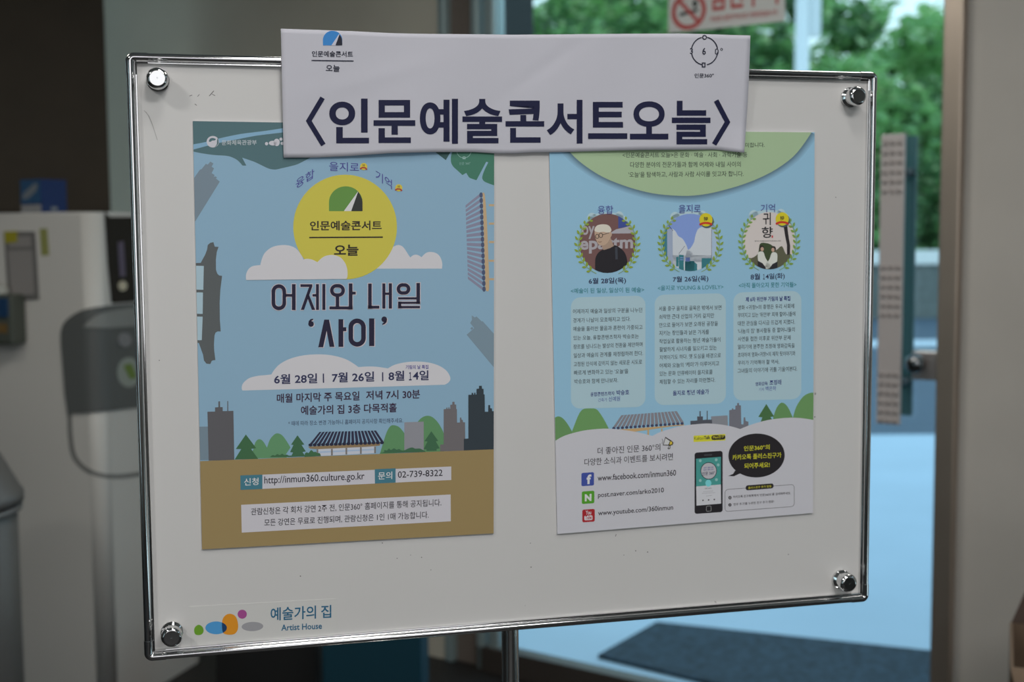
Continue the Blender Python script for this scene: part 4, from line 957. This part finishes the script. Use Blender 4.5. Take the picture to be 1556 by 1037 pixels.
Q.shape('picture_edge', k3([(272, 290), (330, 300), (330, 560), (272, 600)]), (150, 170, 192), 4, E2)
# picture 3: pale ground, brush lettering, two figures in white
Q.shape('round_picture', E3, (186, 178, 174), 2, label='round picture with pale ground and brush lettering')
Q.shape('foliage_print', [k3(cr([(600, 590), (660, 600), (720, 560), (735, 500), (745, 460), (790, 450), (850, 470), (900, 520), (960, 480), (1000, 560), (1050, 560), (1060, 640), (980, 720), (700, 730), (640, 660)], 3, True))], (84, 84, 66), 3, E3)
Q.shape('foliage_print', [k3(cr([(740, 470), (800, 450), (870, 480), (880, 560), (830, 660), (760, 640)], 3, True))], (56, 68, 44), 3.5, E3)
Q.shape('tree_trunk_print', k3([(975, 275), (1012, 270), (1028, 400), (1042, 480), (1040, 560), (1010, 570), (1010, 470), (992, 380)]), (42, 38, 40), 4, E3)
for mir in (0, 1):
    fx = (lambda x: x) if not mir else (lambda x: 1668 - x - 30)
    g = lambda pts: k3([(fx(x), y + (8 if mir else 0)) for x, y in pts])
    Q.shape('figure_print', g(cr([(722, 560), (742, 535), (778, 540), (800, 600), (845, 670), (840, 695), (800, 690), (765, 650), (730, 640)], 3, True)), (188, 190, 182), 5, E3, label='white blouse')
    Q.shape('figure_print', g([(722, 625), (770, 650), (800, 690), (800, 740), (722, 740)]), (40, 40, 44), 5.5, E3, label='dark skirt')
    Q.shape('figure_print', g(ell(760, 500, 24, 27)), (44, 38, 36), 5.2, E3, label='dark hair')
    Q.shape('figure_print', g(ell(766, 510, 16, 20)), (170, 140, 122), 5.8, E3, label='face')
Q.text('귀', 1159.2, 342.2, 1171.2, 342.2, 19, (38, 36, 38), 5, 0.012); Q.text('향', 1157.4, 362.0, 1174.2, 361.4, 17, (38, 36, 38), 5, 0.012)
Q.shape('red_seal_print', bar(1172.4, 358, 1174.6, 361.6), (170, 60, 60), 5)
Q.text("Spirits' Homecoming Production.com", 1146.8, 367.4, 1186.6, 367.0, 1.7, (50, 44, 48), 5, 0.02)
# laurel wreaths
for (cx, cy, rx, ry), lc in zip(Pc, ((124, 144, 52), (118, 142, 60), (112, 142, 66))):
    leaves, stems = [], []
    RX, RY = rx + 2.0, ry + 1.5
    for sgn in (-1, 1):
        pts = []
        for i in range(13):
            a = radians(68 - 118 * i / 12); pts.append((cx + sgn * RX * cos(a), cy + RY * sin(a) * 1.02 + 2))
        stems += stroke(pts, 0.7)
        for i in range(1, 12):
            a = radians(68 - 118 * i / 11); x = cx + sgn * RX * cos(a); y = cy + RY * sin(a) * 1.02 + 2
            up = math.degrees(math.atan2(-cos(a) * RY, sgn * -sin(a) * -1 * RX)) 
            tx, ty = sgn * sin(a), -cos(a)                       # direction of growth (upwards)
            for side in (-1, 1):
                ang = math.atan2(ty, tx) + side * 0.72; L_ = 7.6 if i < 10 else 6.2; wd = 3.5
                dx, dy = cos(ang), sin(ang); ox, oy = x + dx * 1.0, y + dy * 1.0
                leaves.append([(ox, oy), (ox + dx * L_ * .35 - dy * wd / 2, oy + dy * L_ * .35 + dx * wd / 2), (ox + dx * L_ * .7 - dy * wd * .4, oy + dy * L_ * .7 + dx * wd * .4), (ox + dx * L_, oy + dy * L_), (ox + dx * L_ * .7 + dy * wd * .4, oy + dy * L_ * .7 - dx * wd * .4), (ox + dx * L_ * .35 + dy * wd / 2, oy + dy * L_ * .35 - dx * wd / 2)])
    tag(Q.shape('laurel_wreath', stems + leaves, lc, 7), kind='stuff')
for x, y in ((1072.7, 334.2), (1188.6, 333.0)):
    Q.shape('medal_shadow', ell(x + 1.6, y + 2.2, 10.2, 10.4), (70, 80, 88), 7.6)
    Q.shape('medal', ell(x, y, 10, 10.2), (206, 176, 40), 8, label='yellow medal'); Q.shape('medal_band', stroke(cr([(x - 9.6, y + 7.6), (x - 5, y + 5.4), (x, y + 4.8), (x + 5, y + 5.4), (x + 9.2, y + 7.4)], 3), 3.2), (176, 50, 38), 8.5)
    Q.text('特', x - 3.2, y + 2.2, x + 3.2, y + 2.2, 6.8, (50, 44, 40), 9, 0.02)
Q.text('융합', 908.3, 325.8, 931.7, 325.4, 13, PUR, 9); Q.text('을지로', 1031.4, 324.4, 1064.8, 323.6, 13, PUR, 9); Q.text('기억', 1156, 323.0, 1177.6, 322.4, 12.4, PUR, 9)
DN_, TE = (40, 42, 72), (56, 118, 126)
Q.text('6월 28일(목)', 894.6, 433.4, 951.2, 432.0, 10.4, DN_, 3, 0.016); Q.text('<예술이 된 일상, 일상이 된 예술>', 867.4, 446.6, 978.8, 444.8, 8.2, TE, 3, 0.01)
Q.text('7월 26일(목)', 1022.4, 430.6, 1076.4, 429.0, 10.2, DN_, 3, 0.016); Q.text('<을지로 YOUNG & LOVELY>', 999.6, 442.0, 1099.2, 440.0, 7.8, TE, 3, 0.004)
Q.text('8월', 1140.6, 425.6, 1154.8, 425.2, 9.4, DN_, 3, 0.016); Q.text('１', 1159.4, 424.8, 1162.2, 424.8, 8, DN_, 3, 0.016); Q.text('4일(화)', 1163.4, 426.2, 1192.4, 425.0, 10.2, DN_, 3, 0.016); Q.text('<아직 돌아오지 못한 기억들>', 1122.8, 438.2, 1210.2, 436.6, 8.0, TE, 3, 0.01)
BXC = (152, 176, 184)
Q.shape('text_panel', rrect(867.6, 452.4, 980.8, 621.6, 14, -3.0), BXC, 1); Q.shape('text_panel', rrect(994.8, 448.4, 1103.0, 616.2, 14, -2.6), BXC, 1); Q.shape('text_panel', rrect(1114.4, 444.8, 1217.6, 609.4, 14, -2.6), BXC, 1)
TX, NV, BV = (56, 66, 72), (44, 52, 108), (66, 84, 140)
def lines(ox, oy, s, L_, h=7.2):
    for row in L_:
        tx, xa, xb, ya, yb_ = row[:5]; col = row[5] if len(row) > 5 else TX; hh_ = row[6] if len(row) > 6 else h; bo = row[7] if len(row) > 7 else 0.004
        Q.text(tx, ox + xa / s, oy + ya / s, ox + xb / s, oy + yb_ / s, hh_, col, 3, bo, 2)
lines(850, 440, 5.186, [('어제까지 예술과 일상의 구분을 나누던', 107, 652, 193, 181), ('경계가 나날이 모호해지고 있다.', 108, 560, 264, 251), ('예술을 둘러싼 물음과 혼란이 가중되고', 108, 655, 331, 316), ('있는 오늘, 융합콘텐츠학자 박승호는', 110, 625, 403, 388),
 ('장르를 넘나드는 발상의 전환을 제안하며', 110, 655, 472, 452), ('일상과 예술의 관계를 재정립하려 한다.', 112, 658, 541, 521), ('고정된 인식에 갇히지 않는 새로운 시도로', 113, 652, 609, 590), ("빠르게 변화하고 있는 '오늘'을", 115, 543, 676, 663), ('박승호와 함께 만나보자.', 118, 462, 746, 734),
 ('융합콘텐츠학자', 245, 435, 845, 836, NV, 6.4, 0.012), ('박승호', 450, 550, 835, 831, NV, 7.8, 0.016), ('건축가', 305, 376, 887, 884, BV, 5.4, 0.0), ('신예원', 388, 478, 884, 879, BV, 7.2, 0.006)])
lines(980, 440, 5.186, [('서울 중구 을지로 골목은 밖에서 보면', 110, 603, 171, 161), ('쇠락한 근대 산업의 거리 같지만', 112, 545, 236, 224), ('안으로 들어가 보면 오래된 공장을', 112, 575, 301, 287), ('지키는 장인들과 낡은 가게를', 113, 505, 364, 354), ('작업실로 활용하는 청년 예술가들이', 113, 595, 429, 414),
 ('활발하게 시너지를 일으키고 있는', 115, 565, 493, 478), ('지역이기도 하다. 옛 도심을 배경으로', 115, 598, 556, 538), ("어제와 오늘의 '케미'가 이루어지고", 115, 585, 621, 602), ('있는 문화 인큐베이터 을지로를', 115, 533, 684, 669), ('체험할 수 있는 자리를 마련했다.', 115, 553, 748, 731),
 ('을지로 청년 예술가', 220, 505, 839, 826, NV, 7.8, 0.016)])
lines(1100, 440, 5.186, [('제 6차 위안부 기림의 날 특집', 172, 523, 99, 90, NV, 7.4, 0.022), ('영화 <귀향>의 흥행은 우리 사회에', 110, 553, 163, 149), ("무뎌지고 있는 '위안부' 피해 할머니들에", 110, 563, 223, 211), ('대한 관심을 다시금 뜨겁게 지폈다.', 110, 560, 288, 274), ("'나눔의 집' 봉사활동 중 할머니들의", 110, 558, 349, 334),
 ('사연을 접한 이후로 위안부 문제', 110, 525, 411, 398), ('알리기에 분주한 조정래 영화감독을', 110, 558, 473, 461), ('초대하여 영화<귀향>의 제작 뒷이야기와', 110, 563, 536, 522), ('우리가 기억해야 할 역사,', 110, 435, 599, 589), ('그녀들의 이야기에 귀를 기울여본다.', 108, 578, 661, 643),
 ('영화감독', 248, 345, 763, 757, NV, 6.0, 0.012), ('조정래', 360, 452, 756, 751, NV, 7.8, 0.016), ('기자', 275, 317, 803, 801, BV, 5.0, 0.0), ('백은하', 328, 412, 802, 797, BV, 7.0, 0.006)])
v = lambda pts: C(830, 590, 3.7048, pts)
Q.shape('hill_print', v([(30, 320)] + cr([(30, 190), (55, 163), (80, 162), (105, 182), (128, 215), (145, 245)], 3) + [(160, 320)]), (92, 130, 82), 2)
Q.shape('hill_print', v([(140, 320)] + cr([(143, 250), (160, 205), (185, 145), (208, 119), (240, 115), (280, 118), (305, 145), (335, 195), (355, 235)], 3) + [(360, 320)]), (96, 136, 84), 1.5)
for k in range(17):
    t_ = k / 16; x = 430 + 297 * t_; y = 153 - 22 * t_; X = 384 + 382 * t_; Y = 224 - 27 * t_
    Q.shape('roof_tile_print', v([(x - 7, y), (x + 8, y - 1), (X + 9, Y - 3), (X - 9, Y - 2)]), (120, 118, 124), 2)
    Q.shape('tile_end_print', v(ell(X - 3 + 2 * t_, Y + 3, 9, 7.5)), (60, 64, 88), 3)
Q.shape('eave_print', v([(372, 234), (450, 231), (620, 218), (777, 204), (774, 211), (690, 218), (560, 238), (500, 246), (400, 238)]), (176, 146, 102), 2.5); Q.shape('post_print', [v(bar(569, 236, 579, 275)), v(bar(647, 228, 655, 255))], (176, 146, 102), 2)
Q.shape('city_block', v([(812, 185), (850, 183), (850, 160), (863, 160), (863, 130), (870, 130), (870, 160), (882, 160), (882, 180), (904, 178), (904, 128), (909, 128), (909, 178), (933, 178), (935, 240), (812, 240)]), (74, 76, 84), 2)
Q.shape('city_block', v([(928, 160), (1021, 154), (1024, 240), (932, 240)]), (122, 124, 130), 1.5)
Q.shape('tower_print', v([(1030, 125), (1046, 122), (1046, 115), (1053, 115), (1053, 121), (1065, 120), (1065, 100), (1075, 98), (1075, 85), (1085, 84), (1086, 97), (1096, 98), (1098, 204), (1110, 205), (1112, 165), (1120, 165), (1123, 186), (1138, 190), (1138, 240), (1030, 240)]), (104, 104, 112), 2.2)
Q.shape('pine_print', v([(1239, 90), (1283, 160), (1262, 163), (1280, 190), (1270, 210), (1200, 210), (1217, 165), (1194, 163)]), (66, 100, 62), 3)
Q.shape('hill_print', v([(1275, 240)] + cr([(1278, 165), (1298, 110), (1326, 82), (1358, 104), (1388, 166)], 3) + [(1390, 240)]), (92, 130, 82), 2); Q.shape('hill_print', v([(1385, 240)] + cr([(1389, 168), (1408, 105), (1445, 50), (1480, 29), (1515, 26)], 3) + [(1515, 240)]), (96, 134, 84), 2)
Q.shape('white_ground', v([(30, 310)] + cr([(50, 298), (100, 270), (180, 246), (260, 233), (350, 229), (440, 237), (520, 250), (597, 270)], 3) + cr([(597, 270), (650, 245), (750, 216), (850, 203), (920, 200), (1000, 208), (1060, 221), (1091, 231)], 3) + cr([(1091, 231), (1160, 204), (1250, 180), (1350, 168), (1430, 169), (1520, 182)], 3) + [(1530, 900), (30, 900)]), (176, 175, 180), 4)
w6 = lambda pts: C(840, 650, 6.1, pts)
BK = (46, 42, 48)
Q.text('더 좋아진 인문 360°의', 908, 691.4, 1003.4, 685.2, 10.8, BK, 5, 0.006); Q.text('다양한 소식과 이벤트를 보시려면', 888, 708.4, 1022.4, 699.6, 10.8, BK, 5, 0.006)
Q.shape('megaphone_print', [w6([(1043, 86), (1102, 123), (1118, 140), (1112, 162), (1092, 168), (1088, 195), (1075, 203), (1064, 196), (1076, 168), (1018, 166)])] + [w6(p) for p in stroke([(1014, 105), (1020, 130), (1012, 150)], 4)], (40, 36, 36), 5)
Q.shape('megaphone_print', [w6([(1045, 98), (1085, 126), (1072, 160), (1026, 160)]), w6([(1078, 172), (1086, 170), (1082, 190), (1073, 194)])], (180, 180, 180), 6); Q.shape('megaphone_print', w6([(1090, 127), (1106, 135), (1106, 155), (1080, 162)]), (196, 168, 62), 6)
Q.shape('social_icon', w6(rrect(265, 422, 382, 545, 14, -8)), (58, 72, 140), 5, label='blue square icon with letter f'); Q.text('f', 891.4, 736.4, 898.6, 735.8, 14.6, (190, 192, 200), 6, 0.04)
Q.shape('social_icon', w6(rrect(269, 594, 385, 710, 14, -8)), (74, 138, 40), 5, label='green square icon with letter N'); Q.text('N', 888.6, 762.4, 898.8, 761.6, 10.8, (190, 196, 188), 6, 0.06)
Q.shape('social_icon', w6(rrect(274, 763, 389, 880, 14, -8)), (148, 34, 40), 5, label='red square icon with the word Tube'); Q.text('You', 890, 782.8, 898.4, 782.2, 6.4, (190, 186, 190), 6, 0.02)
Q.shape('icon_plate', w6(rrect(292, 818, 368, 862, 12, -4)), (190, 186, 190), 6); Q.text('Tube', 889.4, 790.0, 899.0, 789.2, 5.8, (148, 34, 40), 7, 0.02)
Q.text('www.facebook.com/inmun360', 908, 731.4, 1027.2, 723.2, 9.2, BK, 5, 0.012)
Q.text('post.naver.com/arko2010', 908.6, 758.6, 1008.8, 750.8, 9.6, BK, 5, 0.012)
Q.text('www.youtube.com/360inmun', 908.8, 786.2, 1022.8, 777.2, 9.8, BK, 5, 0.012)
w7 = lambda pts: C(1040, 650, 6.1, pts)
Q.shape('yellow_label', w7([(85, 76), (380, 60), (380, 120), (85, 135)]), (196, 186, 50), 5); Q.text('Kakao', 1055, 669.0, 1069.4, 668.2, 4.8, (90, 84, 40), 6, 0.0); Q.text('Talk', 1069.8, 668.2, 1079.2, 667.6, 5, BK, 6, 0.03)
Q.shape('label_pill', w7(rrect(250, 74, 379, 117, 20, -6)), (40, 36, 36), 6); Q.text('Plus친구', 1083.4, 667.2, 1100.2, 665.8, 4.6, (190, 180, 50), 7, 0.012)
Q.shape('speech_bubble', [ell(1149.6, 692.6, 42.8, 33.4, rot=-2, n=60), w7([(470, 398), (452, 430), (405, 450), (460, 452), (520, 425)])], (36, 33, 36), 5)
YL = (196, 186, 46)
Q.text('인문360°의', 1130.4, 686.0, 1169.6, 683.4, 7.8, YL, 6, 0.01); Q.text('카카오톡 플러스친구가', 1112.8, 699.8, 1187.4, 695.8, 8.2, YL, 6, 0.01); Q.text('되어주세요!', 1131, 712.8, 1169.6, 710.6, 8.2, YL, 6, 0.01)
Q.shape('phone_body', w7(rrect(94, 234, 354, 802, 22, -18)), (34, 32, 36), 5); Q.shape('phone_speaker', w7(rrect(182, 250, 258, 264, 6, -4)), (62, 62, 66), 6)
Q.shape('phone_screen', w7([(108, 290), (338, 272), (338, 528), (109, 547)]), (66, 136, 130), 6, label='teal upper screen'); Q.shape('phone_screen', w7([(109, 547), (338, 528), (340, 706), (112, 725)]), (182, 182, 186), 6, label='white lower screen')
Q.shape('screen_disc', w7(ell(225, 402, 76, 80)), (40, 44, 50), 7); Q.shape('screen_disc', w7(ell(225, 402, 70, 74)), (166, 164, 168), 8)
Q.text('문화가 새롭다 문화', 1069.4, 712.6, 1084.2, 711.4, 2.2, (66, 66, 130), 9, 0.01); Q.text('인문이 새롭다 문화', 1069.0, 715.8, 1084.4, 714.6, 2.2, (66, 66, 130), 9, 0.01); Q.text('인문 360°', 1067.2, 723.2, 1086.4, 721.2, 5.2, NAVY, 9, 0.012)
Q.shape('screen_icon', [w7(ell(x, y, 13, 14)) for x, y in ((147, 308), (295, 300), (147, 492), (297, 484), (313, 347))], (128, 168, 166), 7); Q.shape('screen_icon', w7(ell(222, 516, 28, 32)), (110, 186, 192), 9)
Q.shape('screen_dots', [w7(ell(x, y, 7, 7)) for x, y in ((172, 676), (224, 672), (277, 668))], (70, 66, 70), 7); Q.text('인문360도', 1070.8, 743.8, 1081.6, 743.0, 1.8, BK, 7)
for a_, b__, c_ in ((1068.6, 1083.6, 747.0), (1066.6, 1086.8, 749.6), (1073, 1081.4, 753.8)): Q.shape('screen_line', stroke([(a_, c_ + 0.6), (b__, c_ - 0.6)], 0.45), (140, 138, 142), 7)
Q.shape('home_button', stroke(w7(rrect(204, 730, 247, 778, 8, -2)), 0.6, True), (150, 150, 150), 6)
Q.shape('note_outline', stroke(w7(rrect(376, 576, 1018, 780, 30, -48)), 0.55, True), (60, 56, 60), 5)
Q.shape('note_pill', w7(rrect(568, 538, 826, 584, 20, -20)), (38, 35, 36), 6); Q.text('플러스친구 추가 방법', 1137.0, 743.6, 1171.8, 740.9, 3.4, (186, 178, 60), 7, 0.012)
Q.shape('number_dot', [w7(ell(422, 651, 14, 16)), w7(ell(422, 718, 14, 16))], (40, 36, 40), 6); Q.text('1', 1108.8, 758.4, 1109.7, 758.4, 3.2, WH, 7); Q.text('2', 1108.2, 769.4, 1110.2, 769.2, 3.2, WH, 7)
Q.text("카카오톡 친구목록에서 '인문360도'를 검색해주세요.", 1113.8, 757.6, 1201.6, 751.6, 3.9, BK, 6, 0.008); Q.text("'친구 추가'를 누르면 친구 추가 완료!", 1113.8, 769.0, 1176.2, 764.4, 3.9, BK, 6, 0.008)

# ===== logo sticker lower left
SL = [(287, 922.5), (511, 910.3), (514.5, 966), (291, 981)]
S = edge_sheet('logo_sticker', 'clear logo sticker with coloured pebbles and teal lettering at the lower left', 'sticker', SL, 0.0004, 0.0003, (175, 174, 171), 'clear_film')
k5 = lambda pts: C(280, 900, 5.985, pts)
S.shape('pebble', k5(cr([(89, 350), (100, 318), (132, 299), (165, 318), (176, 355), (160, 385), (130, 393), (100, 385)], 3, True)), (92, 136, 38), 0, label='green pebble')
S.shape('pebble', k5(ell(290, 327, 98, 58)), (66, 130, 178), 1, label='blue pebble')
og = k5(cr([(418, 199), (465, 222), (487, 280), (487, 340), (460, 380), (410, 390), (360, 378), (345, 340), (346, 260), (372, 215)], 4, True))
S.shape('pebble', og, (198, 124, 32), 2, label='orange pebble'); S.shape('pebble', [clip_convex(k5(ell(290, 327, 98, 58)), og)], (24, 54, 88), 3, label='dark blue overlap')
S.shape('pebble', k5(ell(527, 203, 42, 41)), (142, 66, 122), 0, label='purple pebble'); S.shape('pebble', k5(ell(620, 315, 98, 42, rot=-2)), (134, 133, 136), 0, label='grey pebble')
S.text('예술가의', 411.2, 944.0, 480.2, 940.6, 20.0, (38, 88, 116), 2, 0.014); S.text('집', 487.8, 939.8, 503.4, 939.2, 19.4, (38, 88, 116), 2, 0.014)
S.text('Artist House', 427.4, 959.2, 489.2, 956.2, 9.4, (38, 88, 116), 2, 0.016)

# ===== paper banner across the top
TOPB = [(426.7, 43.6), (480, 45.3), (535.7, 47.4), (600.6, 50.6), (660, 51.6), (721, 52), (780, 52.8), (835, 52.4), (887, 51.9), (965, 51.2), (1041.6, 51.0), (1077, 52.0), (1110, 53.2), (1140.4, 53.9)]
BOTB = [(431.0, 239.6), (480, 239.6), (535, 237.0), (593.6, 232.8), (660, 231.2), (721, 231.2), (755, 233.4), (780, 233.6), (811, 231.8), (850, 231.4), (899, 230), (970, 228), (1089, 227.4), (1105, 229.6), (1130.8, 232.2)]
def interp(L_, x):
    for a, b in zip(L_, L_[1:]):
        if x <= b[0]: t = (x - a[0]) / (b[0] - a[0]); return a[1] + (b[1] - a[1]) * t
    return L_[-1][1]
def by(px, py):
    t = min(1.1, max(-0.05, (py - 50) / 185)); y = -0.0125 + 0.0075 * t
    y += 0.0011 * sin(px / 58 + 0.8) * max(0, t) ** 1.5 + 0.0005 * sin(px / 31 + py / 60)
    d = (px - 838) * 0.6 + (py - 95) * 0.8; y += 0.0008 * math.exp(-(d / 9) ** 2) * math.exp(-((py - 95) / 45) ** 2)
    d = (px - 560) * 0.25 + (py - 120) * 0.97; y -= 0.0006 * math.exp(-(d / 12) ** 2) * math.exp(-((px - 560) / 90) ** 2)
    d = (px - 885); y += 0.0006 * math.exp(-(d / 10) ** 2) * math.exp(-((py - 80) / 40) ** 2)
    e = max(0, (px - 1092) / 40) * max(0, (py - 190) / 40); y -= 0.004 * e
    return min(y, -0.0038)
NXg, NYg = 96, 26; grid = []
for i in range(NXg + 1):
    s_ = i / NXg; xt_ = 426.7 + (1140.4 - 426.7) * s_; xb_ = 431.0 + (1130.8 - 431.0) * s_; yt_ = interp(TOPB, xt_); ybm = interp(BOTB, xb_); col_ = []
    for j in range(NYg + 1):
        t_ = j / NYg; col_.append((xt_ + (xb_ - xt_) * t_ + (1.2 * sin(pi * t_) if i == NXg else 0), yt_ + (ybm - yt_) * t_))
    grid.append(col_)
borg = bl(780, 236, 0); borg.y = 0
broot = empty('paper_banner', BMAT @ Matrix.Translation(borg)); tag(broot, 'white paper banner with large navy lettering taped across the top of the board', 'banner')
V, F = [], []
for col_ in grid:
    for p in col_: V.append(bl(p[0], p[1], by(*p)) - borg)
nf = len(V); V += [v_ + Vector((0, 0.00025, 0)) for v_ in V[:nf]]
M1 = NYg + 1
for i in range(NXg):
    for j in range(NYg):
        a = i * M1 + j; F.append([a, a + 1, a + M1 + 1, a + M1]); F.append([nf + a, nf + a + M1, nf + a + M1 + 1, nf + a + 1])
for j in range(NYg):
    a = j; F.append([a, nf + a, nf + a + 1, a + 1]); a = NXg * M1 + j; F.append([a, a + 1, nf + a + 1, nf + a])
for i in range(NXg):
    a = i * M1; F.append([a, a + M1, nf + a + M1, nf + a]); a = i * M1 + NYg; F.append([a, nf + a, nf + a + M1, a + M1])
bm = bmesh.new(); me = bpy.data.meshes.new('t'); me.from_pydata(V, [], F); bm.from_mesh(me); bpy.data.meshes.remove(me)
bm_obj('paper', bm, mat('banner_paper', (0.70, 0.69, 0.755), rough=0.75, spec=0.3, bump=0.25, nscale=22), broot, True)
Bn = Sheet(broot, borg, lambda x, y: by(x, y) - 0.00025)
INK = (25, 27, 54)
for ch, xa, xb, yt_, yb_ in (('인', 500.3, 560.7, 149.9, 217.9), ('문', 567.6, 631.0, 152.0, 217.4), ('예', 638.0, 695.9, 150.2, 218.6), ('술', 702.7, 762.9, 150.3, 217.9), ('콘', 768.2, 826.9, 153.0, 217.0), ('서', 830.7, 885.1, 151.8, 218.2), ('트', 893.7, 953.2, 154.9, 211.3), ('오', 957.2, 1015.6, 154.0, 212.0), ('늘', 1020.9, 1079.6, 153.2, 219.6)):
    Bn.text(ch, xa, yb_, xb, yb_, yb_ - yt_, INK, 0, 0.024, 8, cut=5)
def cutpoly(polys, n=6):
    out = []
    for q_ in polys:
        (a, b, c_, d) = q_
        for k in range(n):
            f0, f1 = k / n, (k + 1) / n; L_ = lambda p, r_, f: (p[0] + (r_[0] - p[0]) * f, p[1] + (r_[1] - p[1]) * f)
            out.append([L_(a, b, f0), L_(a, b, f1), L_(d, c_, f1), L_(d, c_, f0)])
    return out
Bn.shape('angle_bracket', cutpoly(stroke([(490.2, 148.6), (469.2, 183.9), (491.4, 220.4)], 7.6)), INK, 0)
Bn.shape('angle_bracket', cutpoly(stroke([(1088.2, 152.8), (1105.4, 185.6), (1085.2, 219.6)], 7.6)), INK, 0)
BK2 = (36, 38, 52)
Bn.shape('arch_emblem', [(490.8, 68.9)] + ell(505.4, 60.5, 14.7, 13.8, 180, 360, 30) + [(520.1, 68.9)], (54, 118, 178), 0, label='blue arch')
Bn.shape('arch_emblem', [(503.6, 68.9), (515.2, 51.6), (516.6, 53), (510, 68.9)], (176, 176, 188), 1, label='white wedge')
Bn.shape('arch_emblem', [(509.8, 68.9), (515.8, 52.4), (518.4, 56), (519.8, 60), (520.1, 68.9)], (36, 38, 48), 2, label='dark edge of arch')
Bn.text('인문예술콘서트', 474.0, 86.2, 536.4, 86.8, 8.9, BK2, 0, 0.016); Bn.shape('rule_line', cutpoly(stroke([(473.4, 91.9), (537.4, 92.8)], 1.7)), BK2, 0); Bn.text('오늘', 495.2, 108.8, 516.2, 109.2, 10.4, BK2, 0, 0.018)
Bn.shape('ring_emblem', stroke(ell(1070.6, 77.6, 19.9, 21.2, 6, 80, 40), 1.7) + stroke(ell(1070.6, 77.6, 19.9, 21.2, 100, 168, 40), 1.7) + stroke(ell(1070.6, 77.6, 19.9, 21.2, 190, 258, 40), 1.7) + stroke(ell(1070.6, 77.6, 19.9, 21.2, 282, 350, 40), 1.7), BK2, 0)
Bn.shape('ring_emblem', stroke(ell(1070.6, 56.8, 2.9, 2.9, n=20), 1.5, True) + stroke([(1067.2, 95.8), (1071.2, 95.8), (1071.2, 101.8), (1067.2, 101.8)], 1.6, True) + stroke(rrect(1087.2, 74.6, 1091.2, 82.2, 1.8, n=3), 1.3, True) + stroke(ell(1096.4, 75.0, 1.5, 1.6, n=14), 0.9, True), BK2, 1)
Bn.text('3', 1048.4, 82.0, 1053.0, 82.0, 8.8, BK2, 1, 0.02); Bn.text('6', 1067.2, 83.2, 1072.6, 83.2, 10.6, BK2, 0, 0.02); Bn.text('인문360°', 1055.4, 118.4, 1084.6, 118.0, 6.8, BK2, 0, 0.016)
